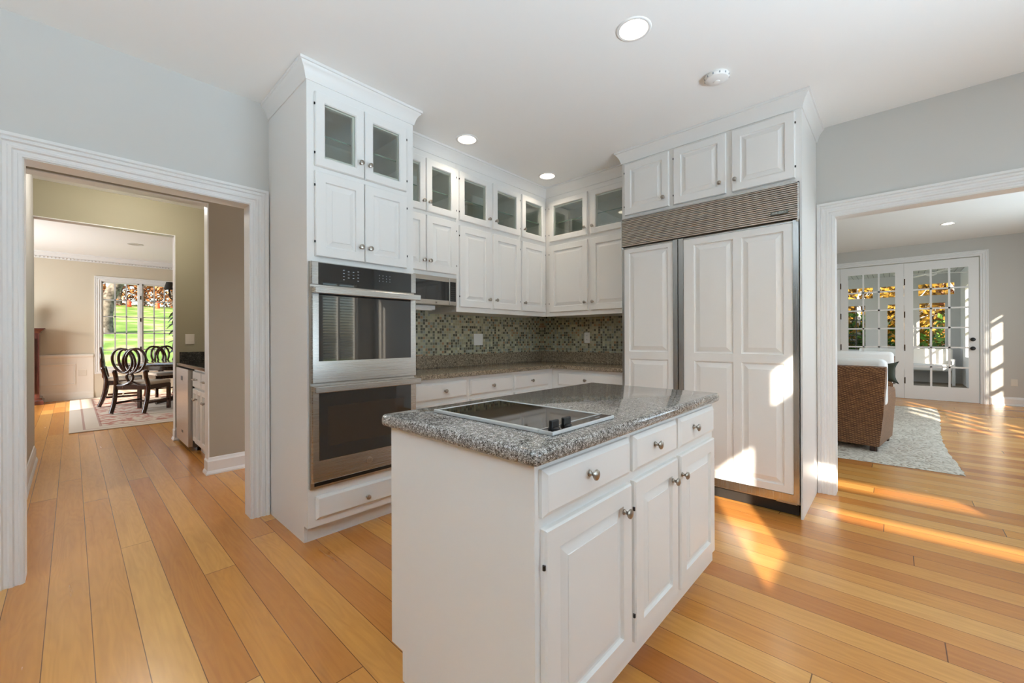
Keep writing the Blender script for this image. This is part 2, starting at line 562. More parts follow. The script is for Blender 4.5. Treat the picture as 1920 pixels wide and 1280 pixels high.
class MB:
    def __init__(s):
        s.b = bmesh.new()

    def quad(s, pts):
        return s.b.faces.new([s.b.verts.new(p) for p in pts])

    def box(s, x0, x1, y0, y1, z0, z1):
        if x0 > x1: x0, x1 = x1, x0
        if y0 > y1: y0, y1 = y1, y0
        if z0 > z1: z0, z1 = z1, z0
        v = [s.b.verts.new((x, y, z)) for z in (z0, z1) for y in (y0, y1) for x in (x0, x1)]
        for f in ((0, 2, 3, 1), (4, 5, 7, 6), (0, 1, 5, 4), (2, 6, 7, 3), (0, 4, 6, 2), (1, 3, 7, 5)):
            s.b.faces.new([v[i] for i in f])
        return s

    def holes(s, a0, a1, z0, z1, d0, d1, holes, axis='x'):
        """wall slab spanning a (x or y) and z with thickness d0..d1, cut by (a0,a1,z0,z1) holes"""
        cuts = sorted({a0, a1} | {q for hh in holes for q in hh[:2] if a0 < q < a1})
        for p, q in zip(cuts, cuts[1:]):
            mid = (p + q) / 2
            hs = sorted([hh for hh in holes if hh[0] < mid < hh[1]], key=lambda k: k[2])
            z = z0
            for hh in hs + [(0, 0, z1, z1)]:
                if hh[2] - z > 1e-6:
                    if axis == 'x':
                        s.box(p, q, d0, d1, z, hh[2])
                    else:
                        s.box(d0, d1, p, q, z, hh[2])
                z = max(z, hh[3])
        return s

    def rect(s, x0, x1, z0, z1, prof, cap=True, back=True):
        """nested rectangles in the XZ plane: prof = [(inset, y)...]"""
        loops = []
        for ins, y in prof:
            loops.append([s.b.verts.new(p) for p in ((x0 + ins, y, z0 + ins), (x1 - ins, y, z0 + ins), (x1 - ins, y, z1 - ins), (x0 + ins, y, z1 - ins))])
        for a, b in zip(loops, loops[1:]):
            for i in range(4):
                j = (i + 1) % 4
                s.b.faces.new((a[i], a[j], b[j], b[i]))
        if cap:
            s.b.faces.new(loops[-1])
        if back:
            if cap:
                s.b.faces.new(loops[0][::-1])
            else:
                a, b = loops[-1], loops[0]
                for i in range(4):
                    j = (i + 1) % 4
                    s.b.faces.new((a[i], a[j], b[j], b[i]))
        return s

    def lathe(s, prof, n=24, axis='z', o=(0, 0, 0), caps=True):
        """prof = [(r, h)...] turned about axis through o"""
        rings = []
        for r, hgt in prof:
            ring = []
            for k in range(n):
                a = 2 * math.pi * k / n
                c, d = r * math.cos(a), r * math.sin(a)
                p = {'z': (c, d, hgt), 'y': (c, hgt, d), 'x': (hgt, c, d)}[axis]
                ring.append(s.b.verts.new((p[0] + o[0], p[1] + o[1], p[2] + o[2])))
            rings.append(ring)
        for a, b in zip(rings, rings[1:]):
            for k in range(n):
                j = (k + 1) % n
                s.b.faces.new((a[k], a[j], b[j], b[k]))
        if caps:
            if prof[0][0] > 1e-5: s.b.faces.new(rings[0][::-1])
            if prof[-1][0] > 1e-5: s.b.faces.new(rings[-1])
        return s

    def tube(s, path, r, n=8, closed=False, flat=1.0):
        pts = [Vector(p) for p in path]
        rad = r if isinstance(r, (list, tuple)) else [r] * len(pts)
        rings = []
        N_ = len(pts)
        prev = None
        for i, p in enumerate(pts):
            a = pts[(i - 1) % N_] if (closed or i > 0) else p
            c = pts[(i + 1) % N_] if (closed or i < N_ - 1) else p
            d = (c - a).normalized()
            if prev is None:
                up = Vector((0, 0, 1)) if abs(d.z) < 0.9 else Vector((1, 0, 0))
                u = d.cross(up).normalized()
            else:
                u = (prev - d * prev.dot(d)).normalized()
            prev = u
            v = d.cross(u).normalized()
            rings.append([s.b.verts.new(p + (u * math.cos(2 * math.pi * k / n) + v * math.sin(2 * math.pi * k / n) * flat) * rad[i]) for k in range(n)])
        pairs = list(zip(rings, rings[1:])) + ([(rings[-1], rings[0])] if closed else [])
        for a, b in pairs:
            for k in range(n):
                j = (k + 1) % n
                s.b.faces.new((a[k], a[j], b[j], b[k]))
        if not closed:
            s.b.faces.new(rings[0][::-1])
            s.b.faces.new(rings[-1])
        return s

    def sweep(s, path, prof, side=1):
        """extrude a profile [(out, z)...] along a 2D polyline with mitred corners; out is to the right of travel (side=1)"""
        P = [Vector((p[0], p[1])) for p in path]
        rows = []
        for i, p in enumerate(P):
            ns = []
            if i > 0:
                d = (p - P[i - 1]).normalized()
                ns.append(Vector((d.y, -d.x)) * side)
            if i < len(P) - 1:
                d = (P[i + 1] - p).normalized()
                ns.append(Vector((d.y, -d.x)) * side)
            if len(ns) == 2:
                m = (ns[0] + ns[1])
                m = m / (m.dot(ns[0]) if abs(m.dot(ns[0])) > 1e-6 else 1)
            else:
                m = ns[0]
            rows.append([s.b.verts.new((p.x + m.x * o, p.y + m.y * o, z)) for o, z in prof])
        for a, b in zip(rows, rows[1:]):
            for k in range(len(prof) - 1):
                s.b.faces.new((a[k], a[k + 1], b[k + 1], b[k]))
        for r_ in (rows[0], rows[-1]):
            if len(r_) > 2:
                s.b.faces.new(r_)
        return s

    def casing(s, a0, a1, ztop, plane, out, axis, prof, zbot=0.0, sill=False):
        """door casing: prof [(distance from opening, proud)]; plane coordinate, out = +1/-1 direction along the wall normal"""
        def pt(a, z, pr):
            q = plane + out * pr
            return (a, q, z) if axis == 'x' else (q, a, z)
        rows = []
        for d, pr in prof:
            row = [pt(a0 - d, zbot - (d if sill else 0), pr), pt(a0 - d, ztop + d, pr), pt(a1 + d, ztop + d, pr), pt(a1 + d, zbot - (d if sill else 0), pr)]
            rows.append([s.b.verts.new(p) for p in row])
        n = 4
        for a, b in zip(rows, rows[1:]):
            for k in range(n if sill else n - 1):
                j = (k + 1) % n
                s.b.faces.new((a[k], a[j], b[j], b[k]))
        return s

    def ball(s, o, r, seg=10, ring=8, sc=(1, 1, 1)):
        m = Matrix.Translation(o) @ Matrix.Diagonal((sc[0] * r, sc[1] * r, sc[2] * r, 1))
        bmesh.ops.create_uvsphere(s.b, u_segments=seg, v_segments=ring, radius=1, matrix=m)
        return s

    def rbox(s, x0, x1, y0, y1, z0, z1, r, seg=3):
        t = bmesh.new()
        v = [t.verts.new((x, y, z)) for z in (z0, z1) for y in (y0, y1) for x in (x0, x1)]
        for f in ((0, 2, 3, 1), (4, 5, 7, 6), (0, 1, 5, 4), (2, 6, 7, 3), (0, 4, 6, 2), (1, 3, 7, 5)):
            t.faces.new([v[i] for i in f])
        bmesh.ops.bevel(t, geom=t.edges[:], offset=r, segments=seg, profile=0.5, affect='EDGES')
        me = bpy.data.meshes.new('tmp')
        t.to_mesh(me)
        t.free()
        s.b.from_mesh(me)
        bpy.data.meshes.remove(me)
        return s

    def poly(s, pts, z0, z1, r=0.0, seg=3):
        t = bmesh.new()
        lo = [t.verts.new((p[0], p[1], z0)) for p in pts]
        hi = [t.verts.new((p[0], p[1], z1)) for p in pts]
        t.faces.new(lo[::-1])
        t.faces.new(hi)
        for i in range(len(pts)):
            j = (i + 1) % len(pts)
            t.faces.new((lo[i], lo[j], hi[j], hi[i]))
        if r:
            bmesh.ops.bevel(t, geom=[e for e in t.edges if abs(e.verts[0].co.z - e.verts[1].co.z) < 1e-6], offset=r, segments=seg, profile=0.5, affect='EDGES')
        me = bpy.data.meshes.new('tmp')
        t.to_mesh(me)
        t.free()
        s.b.from_mesh(me)
        bpy.data.meshes.remove(me)
        return s

    def mesh(s, name, mat, smooth=None):
        bmesh.ops.recalc_face_normals(s.b, faces=s.b.faces[:])
        me = bpy.data.meshes.new(name)
        s.b.to_mesh(me)
        s.b.free()
        me.materials.append(mat)
        if smooth is not None:
            for p in me.polygons:
                p.use_smooth = True
            try:
                me.set_sharp_from_angle(angle=math.radians(smooth))
            except Exception:
                pass
        return me

    def obj(s, name, mat, parent=None, loc=(0, 0, 0), rz=0.0, smooth=None):
        return link(name, s.mesh(name, mat, smooth), parent, loc, rz)


def link(name, me, parent=None, loc=(0, 0, 0), rz=0.0):
    o = bpy.data.objects.new(name, me)
    COL.objects.link(o)
    o.location = loc
    o.rotation_euler = (0, 0, rz)
    if parent:
        o.parent = parent
    return o


def tag(o, label, cat, group=None):
    o['label'] = label
    o['category'] = cat
    if group:
        o['group'] = group
    return o


def thing(name, label, cat, loc=(0, 0, 0), rz=0.0, group=None):
    o = bpy.data.objects.new(name, None)
    COL.objects.link(o)
    o.empty_display_size = 0.1
    o.location = loc
    o.rotation_euler = (0, 0, rz)
    return tag(o, label, cat, group)


def struct(name, mb, mat, smooth=None):
    o = mb.obj(name, mat, smooth=smooth)
    o['kind'] = 'structure'
    return o


def dup(root, loc, rz, label, group=None):
    r = root.copy()
    COL.objects.link(r)
    r.location = loc
    r.rotation_euler = (0, 0, rz)
    r['label'] = label
    if group:
        r['group'] = group
    for ch in list(root.children):
        c = ch.copy()
        COL.objects.link(c)
        c.parent = r
        for g in list(ch.children):
            d = g.copy()
            COL.objects.link(d)
            d.parent = c
    return r


def text_mesh(txt, size, depth=0.0004):
    cu = bpy.data.curves.new('txt', 'FONT')
    cu.body = txt
    cu.size = size
    cu.extrude = depth
    cu.align_x = 'CENTER'
    cu.align_y = 'CENTER'
    o = bpy.data.objects.new('txt', cu)
    COL.objects.link(o)
    bpy.context.view_layer.update()
    me = bpy.data.meshes.new_from_object(o.evaluated_get(bpy.context.evaluated_depsgraph_get()))
    bpy.data.objects.remove(o)
    bpy.data.curves.remove(cu)
    # lay it in the XZ plane facing -Y
    me.transform(Matrix.Rotation(math.radians(90), 4, 'X'))
    return me


PI = math.pi
CEIL = 2.80

# ------------------------------------------------------------------ room shell
f = MB()
f.box(-3.2, 11.12, -2.52, 3.21, -0.05, 0)
f.box(-2.3, 5.0, 3.21, 12.1, -0.05, 0)
struct('floor', f, MT['floor'])


def ceiling_with_holes(x0, x1, y0, y1, z, cans, r):
    b = bmesh.new()
    es = []
    loop = [b.verts.new(p) for p in ((x0, -1.0, z), (0.70, -1.0, z), (0.70, y0, z), (x1, y0, z), (x1, y1, z), (x0, y1, z))]
    for i in range(6):
        es.append(b.edges.new((loop[i], loop[(i + 1) % 6])))
    for cx, cy in cans:
        ring = [b.verts.new((cx + r * math.cos(2 * PI * k / 32), cy + r * math.sin(2 * PI * k / 32), z)) for k in range(32)]
        for i in range(32):
            es.append(b.edges.new((ring[i], ring[(i + 1) % 32])))
    bmesh.ops.triangle_fill(b, edges=es, use_beauty=True)
    m = MB()
    m.b.free()
    m.b = b
    return m


CANS = [(1.995, 0.990), (2.177, 2.521), (3.215, 2.515)]
struct('ceiling', ceiling_with_holes(-3.2, 4.0, -2.5, 3.27, CEIL, CANS, 0.072), MT['ceil'])
c = MB()
c.box(-0.4, 3.0, 3.27, 6.3, CEIL, CEIL + 0.05)
struct('ceiling_hall', c, MT['ceil'])
c = MB()
c.box(-2.4, 5.0, 6.25, 12.15, 2.90, 2.95)
struct('ceiling_dining', c, MT['ceil'])
c = MB()
c.box(4.0, 11.12, -2.6, 4.5, 2.95, 3.0)
struct('ceiling_living', c, MT['ceil'])

# kitchen walls
LW, RW = 3.15, 3.94
m = MB().holes(-3.2, 1.55, 0, 2.95, LW, LW + 0.12, [(-0.165, 0.815, -1, 2.10)], 'x')
struct('wall_left', m, MT['wall'])
m = MB().box(1.55, 4.06, 3.18, 3.30, 0, 2.95)
struct('wall_back', m, MT['wall'])
m = MB().holes(-2.4, 3.18, 0, 2.95, RW, RW + 0.12, [(-0.95, 0.338, -1, 2.11)], 'y')
struct('wall_right', m, MT['wall'])
# walls out of view: south windows; nook and bay openings added for sun patches
m = MB().holes(-1.4, 3.27, 0, 2.95, -3.32, -3.2, [], 'y')
struct('wall_west', m, MT['bounce_dim'])
m = MB().holes(-3.2, 0.8, 0, 2.95, -0.94, -0.9, [(-0.42, 0.10, 1.22, 1.94), (0.26, 0.60, 2.10, 2.36)], 'x')
struct('wall_nook', m, MT['bounce_dim'])
m = MB().holes(-2.4, -0.9, 0, 2.95, 0.68, 0.8, [(-2.25, -1.1, 1.24, 1.38), (-2.25, -1.1, 1.58, 1.74)], 'y')
struct('wall_bay', m, MT['wall'])
m = MB().holes(0.68, 11.12, 0, 3.0, -2.52, -2.4, [(2.95, 3.6, 0.7, 2.2), (4.35, 6.5, 0.9, 2.15), (8.38, 8.98, 0.5, 2.62)], 'x')
struct('wall_south', m, MT['wall'])
# shutters / glazing bars in the south windows
m = MB()
for k in range(30):
    z = 0.72 + k * 0.05
    m.quad([(2.95, -2.44, z), (3.6, -2.44, z), (3.6, -2.47, z + 0.030), (2.95, -2.47, z + 0.030)])
for xx in (2.95, 3.25, 3.56):
    m.box(xx, xx + 0.04, -2.48, -2.43, 0.7, 2.2)
struct('window_1', m, MT['shutter'])
m = MB()
for k in range(1, 5):
    x_ = 4.35 + k * 0.47
    m.box(x_ - 0.10, x_ + 0.10, -2.49, -2.44, 0.9, 2.15)
for z, hw in ((1.34, 0.05), (1.75, 0.015), (1.12, 0.012)):
    m.box(4.35, 6.5, -2.49, -2.44, z - hw, z + hw)
struct('window_2', m, MT['trim'])
m = MB()
for k in range(1, 2):
    x_ = 8.56
    m.box(x_ - 0.012, x_ + 0.012, -2.49, -2.44, 0.5, 2.62)
for k in range(1, 6):
    z = 0.5 + k * 0.40
    m.box(8.38, 8.98, -2.49, -2.44, z - 0.028, z + 0.028)
struct('window_3', m, MT['trim'])

CAS = [(0.0, 0.0), (0.0, 0.012), (0.012, 0.014), (0.016, 0.010), (0.028, 0.010), (0.034, 0.018), (0.044, 0.018), (0.05, 0.013), (0.062, 0.013), (0.068, 0.021), (0.078, 0.021), (0.084, 0.016), (0.09, 0.024), (0.105, 0.024), (0.105, 0.0)]
m = MB().casing(-0.165, 0.815, 2.10, LW, -1, 'x', CAS)
m.box(-0.165, -0.160, LW - 0.004, LW + 0.124, 0, 2.10).box(0.810, 0.815, LW - 0.004, LW + 0.124, 0, 2.10).box(-0.160, 0.810, LW - 0.004, LW + 0.124, 2.095, 2.10)
struct('trim_1', m, MT['trim'])
m = MB().casing(-0.95, 0.338, 2.11, RW, -1, 'y', CAS)
m.box(RW - 0.004, RW + 0.124, 0.333, 0.338, 0, 2.11).box(RW - 0.004, RW + 0.124, -0.95, -0.945, 0, 2.11).box(RW - 0.004, RW + 0.124, -0.945, 0.333, 2.105, 2.11)
struct('trim_2', m, MT['trim'])

# hall and wet-bar alcove
m = MB().box(-0.38, -0.26, 3.27, 6.37, 0, 2.95)
struct('wall_hall_left', m, MT['cream'])
m = MB().holes(-0.26, 3.0, 0, 2.95, 4.45, 4.57, [(-0.3, 0.825, -1, 2.40)], 'x')
struct('wall_hall', m, MT['taupe'])
m = MB().box(0.820, 0.829, 4.447, 4.573, 0, 2.40).box(-0.26, 0.829, 4.447, 4.573, 2.395, 2.402)
struct('trim_3', m, MT['trim'])
m = MB().box(1.52, 1.62, 4.57, 6.25, 0, 2.95)
struct('wall_bar', m, MT['taupe'])
m = MB().holes(-2.3, 5.0, 0, 2.95, 6.25, 6.37, [(-0.275, 0.838, -1, 2.43)], 'x')
struct('wall_dining_near', m, mat_paint('olive_taupe_paint', (160, 152, 126), 0.6, 0.3))
m = MB().box(0.832, 0.840, 6.246, 6.374, 0, 2.43).box(-0.275, 0.838, 6.246, 6.374, 2.424, 2.431).box(-0.277, -0.270, 6.246, 6.374, 0, 2.43)
struct('trim_4', m, MT['trim'])
BB = [(0.0, 0.0), (0.028, 0.0), (0.028, 0.012), (0.02, 0.03), (0.016, 0.034), (0.016, 0.115), (0.010, 0.128), (0.006, 0.145), (0.0, 0.15)]
m = MB().sweep([(0.829, 4.57), (0.829, 4.45), (3.0, 4.45)], BB, side=1)
struct('baseboard_hall', m, MT['trim'])
m = MB().sweep([(0.842, 6.37), (0.842, 6.25), (0.90, 6.25)], BB, side=1)
m.sweep([(0.842, 6.37), (0.842, 6.25)], BB, side=-1)
struct('baseboard_bar', m, MT['trim'])
m = MB().sweep([(-0.26, 3.27), (-0.26, 6.25)], BB, side=1)
struct('baseboard_left', m, MT['trim'])
m = MB().sweep([(0.835, LW - 0.0), (0.925, LW - 0.0)], BB, side=1)

# dining room shell
DY = 12.0
m = MB().holes(-2.3, 5.0, 0, 2.95, DY, DY + 0.15, [(0.42, 2.85, 0.60, 2.40)], 'x')
struct('wall_dining_far', m, MT['tan'])
m = MB().holes(6.37, 12.0, 0, 2.95, -2.42, -2.3, [(8.9, 10.7, 0.6, 1.9)], 'y')
struct('wall_dining_west', m, MT['tan'])
m = MB()
for k in range(1, 8):
    y_ = 8.9 + k * 1.8 / 8
    m.box(-2.39, -2.35, y_ - 0.014, y_ + 0.014, 0.6, 1.9)
for z in (0.92, 1.25, 1.58):
    m.box(-2.39, -2.35, 8.9, 10.7, z - 0.016, z + 0.016)
struct('window_7', m, MT['trim'])
m = MB().box(5.0, 5.12, 6.25, 12.15, 0, 2.95)
struct('wall_dining_east', m, MT['tan'])
# wainscot: panelled white lower wall with chair rail
m = MB().box(-2.3, 0.30, DY - 0.012, DY, 0, 0.86)
m.sweep([(-2.3, DY - 0.01), (0.30, DY - 0.01)], [(0, 0.84), (0.02, 0.845), (0.035, 0.865), (0.035, 0.885), (0.02, 0.90), (0, 0.905)], 1)
m.sweep([(-2.3, DY - 0.01), (0.30, DY - 0.01)], [(0, 0), (0.02, 0), (0.02, 0.12), (0.008, 0.15), (0, 0.15)], 1)
for a, b in ((-1.9, -0.9), (-0.62, 0.05)):
    m.rect(a, b, 0.30, 0.72, [(0, DY - 0.012), (0.0, DY - 0.026), (0.016, DY - 0.030), (0.03, DY - 0.018), (0.03, DY - 0.013)], cap=True, back=False)
struct('trim_5', m, mat_paint('cream_wainscot', (236, 228, 216), 0.4, 0.4))
CR = [(0.0, 0.0), (0.012, 0.0), (0.016, 0.03), (0.03, 0.045), (0.06, 0.075), (0.085, 0.10), (0.095, 0.105), (0.095, 0.13), (0.0, 0.13)]
m = MB().sweep([(-2.3, DY), (5.0, DY)], [(o, z + 2.77) for o, z in CR], 1)
for k in range(110):
    x_ = -2.3 + k * 0.05
    m.box(x_, x_ + 0.028, DY - 0.045, DY - 0.01, 2.778, 2.805)
struct('trim_6', m, MT['trim'])
# dining window: casing, sashes, muntins
m = MB().casing(0.42, 2.85, 2.40, DY, -1, 'x', CAS, zbot=0.60, sill=True)
for xx0, xx1 in ((0.42, 0.447), (0.974, 1.00), (1.045, 1.072), (1.60, 1.63), (1.66, 1.69), (2.2, 2.26), (2.8, 2.85)):
    m.box(xx0, xx1, DY + 0.02, DY + 0.07, 0.60, 2.40)
m.box(1.00, 1.045, DY - 0.005, DY + 0.09, 0.60, 2.40).box(1.63, 1.66, DY - 0.005, DY + 0.09, 0.60, 2.40)
m.box(0.42, 2.85, DY + 0.02, DY + 0.07, 2.375, 2.40).box(0.42, 2.85, DY + 0.02, DY + 0.07, 0.60, 0.63)
win4 = struct('window_4', m, MT['trim'])
m = MB()
for s0, s1 in ((0.447, 0.974), (1.072, 1.60)):
    for k in (1, 2):
        x_ = s0 + (s1 - s0) * k / 3
        m.box(x_ - 0.011, x_ + 0.011, DY + 0.03, DY + 0.055, 0.60, 2.40)
    for k in range(1, 5):
        z = 0.63 + k * 0.349
        m.box(s0, s1, DY + 0.03, DY + 0.055, z - 0.010, z + 0.010)
m.obj('muntins', mat_paint('grey_muntin', (196, 196, 196), 0.4), win4)
m = MB()
m.box(0.447, 0.974, DY + 0.04, DY + 0.044, 0.63, 2.38).box(1.072, 1.60, DY + 0.04, DY + 0.044, 0.63, 2.38).box(1.69, 2.8, DY + 0.04, DY + 0.044, 0.63, 2.38)
m.obj('glass', MT['glass'], win4)
for z in (1.0, 1.62, 2.1):
    MB().box(1.012, 1.03, DY - 0.014, DY - 0.004, z - 0.04, z + 0.04).obj('latch', MT['bronze'], win4)

# living room shell
FX = 11.0
DRS = [(-1.085, -0.122), (-0.118, 0.845), (0.849, 1.812), (1.816, 2.78)]
m = MB().holes(-2.4, 4.5, 0, 3.0, FX, FX + 0.12, [(-1.095, 2.79, -1, 2.625)], 'y')
struct('wall_living_far', m, MT['cream'])
m = MB().box(4.06, 11.12, 4.4, 4.5, 0, 3.0)
struct('wall_living_north', m, MT['cream'])
m = MB().casing(-1.095, 2.79, 2.625, FX, -1, 'y', [(d * 0.95, p) for d, p in CAS])
struct('trim_7', m, MT['trim'])
m = MB().sweep([(FX, -1.20), (FX, -2.4)], BB, side=1)
struct('baseboard_living', m, MT['trim'])


def french_door(n, y0, y1, knobs):
    W = y1 - y0
    x0, x1 = FX + 0.012, FX + 0.056
    st, tr, brl = 0.125, 0.155, 0.26
    m = MB().box(x0, x1, y0, y0 + st, 0.006, 2.61).box(x0, x1, y1 - st, y1, 0.006, 2.61)
    m.box(x0, x1, y0 + st, y1 - st, 2.61 - tr, 2.61).box(x0, x1, y0 + st, y1 - st, 0.006, brl)
    gw = (W - 2 * st)
    gz0, gz1 = brl, 2.61 - tr
    for k in (1, 2):
        yy = y0 + st + gw * k / 3
        m.box(x0 + 0.006, x1 - 0.006, yy - 0.014, yy + 0.014, gz0, gz1)
    for k in range(1, 6):
        zz = gz0 + (gz1 - gz0) * k / 6
        m.box(x0 + 0.006, x1 - 0.006, y0 + st, y1 - st, zz - 0.014, zz + 0.014)
    o = struct('door_%d' % n, m, MT['trim'])
    g = MB().box(x0 + 0.02, x0 + 0.024, y0 + st, y1 - st, gz0, gz1).obj('glass', MT['glass'], o)
    for z in (0.35, 0.98, 1.62, 2.25):
        MB().box(x0 - 0.006, x0 + 0.01, y1 - 0.014, y1 + 0.002, z - 0.06, z + 0.06).obj('hinge', MT['bronze'], o)
    if knobs:
        for z in (1.14, 0.98):
            MB().lathe([(0.034, x0), (0.034, x0 - 0.012), (0.012, x0 - 0.016), (0.012, x0 - 0.035), (0.026, x0 - 0.04), (0.03, x0 - 0.055), (0.02, x0 - 0.066), (0.0, x0 - 0.068)], 20, 'x', (0, y0 + 0.075, z)).obj('door_knob', MT['black'], o, smooth=40)


for i, (a, b) in enumerate(DRS):
    french_door(i + 1, a, b, i == 0)

# sunroom beyond the French doors
SX = 15.6
m = MB().box(11.12, SX + 0.12, -2.3, 4.5, -0.06, -0.005)
struct('floor_sunroom', m, MT['deck'])
m = MB().box(11.12, SX + 0.12, -1.34, 4.5, 2.86, 2.92)
struct('ceiling_sunroom', m, MT['bead'])
m = MB().holes(-2.3, 4.5, 0, 3.05, SX, SX + 0.12, [(-0.95, -0.47, 0.82, 2.09), (-0.20, 0.17, 0.82, 2.09), (0.64, 1.30, 0.82, 2.09), (1.7, 2.5, 0.82, 2.09), (-1.12, -0.45, 2.29, 2.60), (-0.33, 0.34, 2.29, 2.60), (0.475, 1.5, 2.29, 2.60), (1.7, 3.6, 2.29, 2.60)], 'y')
m.box(SX - 0.30, SX, -1.22, 4.5, 0.0, 0.40)
struct('wall_sunroom_far', m, MT['sunroom'])
m = MB().holes(11.12, SX, 0, 2.9, -1.34, -1.22, [(11.6, 12.4, 0.9, 2.4), (13.6, 14.6, 0.7, 2.4)], 'x')
struct('wall_sunroom_south', m, MT['sunroom'])
m = MB()
for a_, b_ in ((11.6, 12.4), (13.6, 14.6)):
    for k in range(1, 4):
        x_ = a_ + k * (b_ - a_) / 4
        m.box(x_ - 0.015, x_ + 0.015, -1.32, -1.27, 0.7, 2.4)
    for z in (1.3, 1.7, 2.1):
        m.box(a_, b_, -1.32, -1.27, z - 0.015, z + 0.015)
struct('window_5', m, MT['trim'])
m = MB()
for yy in (0.84, 1.07, 2.1):
    m.box(SX + 0.05, SX + 0.075, yy - 0.012, yy + 0.012, 0.82, 2.09)
for z in (1.24, 1.66):
    m.box(SX + 0.05, SX + 0.075, 0.64, 2.5, z - 0.012, z + 0.012)
    m.box(SX + 0.05, SX + 0.075, -0.20, 0.17, z - 0.010, z + 0.010)
struct('window_6', m, plain('dark_muntin', (60, 58, 52), 0.5))

# ------------------------------------------------------------------ shared small parts
KNOB = MB().lathe([(0.009, 0.0), (0.009, -0.003), (0.0055, -0.006), (0.005, -0.012), (0.0075, -0.016), (0.013, -0.019), (0.0155, -0.0225), (0.0145, -0.0265), (0.009, -0.029), (0.0, -0.030)], 24, 'y').mesh('knob', MT['nickel'], 45)
HINGE = MB().lathe([(0.0045, -0.006), (0.0045, 0.006)], 10, 'z').mesh('hinge', MT['black'], 40)


def raised(fr=0.058, t=0.020):
    return [(0, 0), (0, -t + 0.006), (0.0045, -t), (fr, -t), (fr + 0.004, -t + 0.0105), (fr + 0.010, -t + 0.0115), (fr + 0.038, -t + 0.003), (fr + 0.039, -t + 0.001)]


def door(parent, x0, x1, z0, z1, kind='raised', knob=None, hinge=None, fr=0.058, t=0.020, name='door', mat=None):
    """a cabinet door or drawer front standing on the plane y=0 of its parent; knob=(x, z)"""
    W, Hh = x1 - x0, z1 - z0
    m = MB()
    if kind == 'raised':
        m.rect(0, W, 0, Hh, raised(fr, t))
    elif kind == 'glass':
        m.rect(0, W, 0, Hh, [(0, 0), (0, -t + 0.006), (0.0045, -t), (fr - 0.006, -t), (fr, -t + 0.006), (fr, 0)], cap=False)
    else:
        m.rect(0, W, 0, Hh, [(0, 0), (0, -t + 0.010), (0.006, -t + 0.006), (0.014, -t)])
    d = m.obj(name, mat or MT['white'], parent, (x0, 0, z0))
    if kind == 'glass':
        MB().box(fr - 0.003, W - fr + 0.003, -0.010, -0.006, fr - 0.003, Hh - fr + 0.003).obj('pane', MT['pane'], d)
    if knob:
        link('knob', KNOB, d, (knob[0] - x0, -t, knob[1] - z0))
    if hinge:
        for z in (Hh * 0.17, Hh * 0.83) if Hh < 0.6 else (0.09, Hh - 0.09):
            link('hinge', HINGE, d, (0 - 0.002 if hinge == 'L' else W + 0.002, -t + 0.006, z))
    return d


CROWN = [(0.0, -0.100), (0.006, -0.100), (0.009, -0.088), (0.012, -0.080), (0.014, -0.070), (0.022, -0.050), (0.033, -0.033), (0.040, -0.026), (0.043, -0.019), (0.050, -0.017), (0.050, -0.001), (0.0, -0.001)]


def crown(path, name, parent=None, off=(0, 0), zc=CEIL, ex=1.0):
    m = MB().sweep([(p[0] - off[0], p[1] - off[1]) for p in path], [(o * ex, zc + z) for o, z in CROWN], 1)
    return m.obj(name, MT['white'], parent, smooth=25)


# ------------------------------------------------------------------ oven cabinet and double oven
OX, OY = 0.927, 2.483
oc = thing('oven_cabinet', 'tall white cabinet housing the double wall oven, glass doors at its top', 'cabinet', (OX, OY, 0))
WO = 1.643 - OX
m = MB()
m.box(0, 0.018, 0.057, LW - OY, 0.0, 0.099).box(0, 0.018, 0.02, LW - OY, 0.099, CEIL)          # left side
m.box(WO - 0.018, WO, 0.02, 0.69, 0.099, CEIL)
m.box(0.018, WO - 0.018, LW - OY - 0.02, LW - OY, 0.099, CEIL)                                # back
m.holes(0, WO, 0.099, CEIL, 0, 0.02, [(0.10, 0.275, 2.285, 2.58), (0.405, 0.595, 2.285, 2.58), (0.022, WO - 0.022, 0.335, 1.645)], 'x')
m.box(0.018, WO - 0.018, 0.02, 0.66, 2.18, 2.20).box(0.018, WO - 0.018, 0.02, 0.66, 2.665, 2.685)
m.box(0.018, WO - 0.018, 0.02, 0.66, 1.647, 1.667).box(0.018, WO - 0.018, 0.02, 0.66, 0.313, 0.333)
m.obj('body', MT['white'], oc)
MB().box(0.019, WO, 0.057, 0.07, 0, 0.099).obj('toe_kick', MT['white'], oc)
g_ = MB().box(0.02, WO - 0.02, 0.052, 0.62, 2.425, 2.432).obj('glass_shelf', MT['pane'], oc)
MB().box(0.02, WO - 0.02, 0.05, 0.0515, 2.424, 2.433).obj('front_edge', MT['shelfglass'], g_)
door(oc, 0.042, 0.345, 2.212, 2.645, 'glass', (0.318, 2.303), 'L')
door(oc, 0.349, 0.655, 2.212, 2.645, 'glass', (0.378, 2.303), 'R')
door(oc, 0.042, 0.345, 1.682, 2.182, 'raised', (0.318, 1.774), 'L')
door(oc, 0.349, 0.655, 1.682, 2.182, 'raised', (0.378, 1.772), 'R')
door(oc, 0.042, 0.655, 0.142, 0.278, 'slab', (0.354, 0.196), name='drawer')
crown([(OX, LW), (OX, OY), (1.643, OY), (1.643, 2.763)], 'crown_molding', oc, (OX, OY))

ov = thing('wall_oven', 'stainless double wall oven with dark glass doors built into tall cabinet', 'oven', (OX, OY, 0))
MB().box(0.026, WO - 0.026, -0.001, 0.56, 0.338, 1.641).obj('chassis', MT['black'], ov)
m = MB().box(0.008, WO - 0.008, -0.018, -0.0015, 0.327, 1.648)
m.obj('trim_frame', MT['steel_warm'], ov)


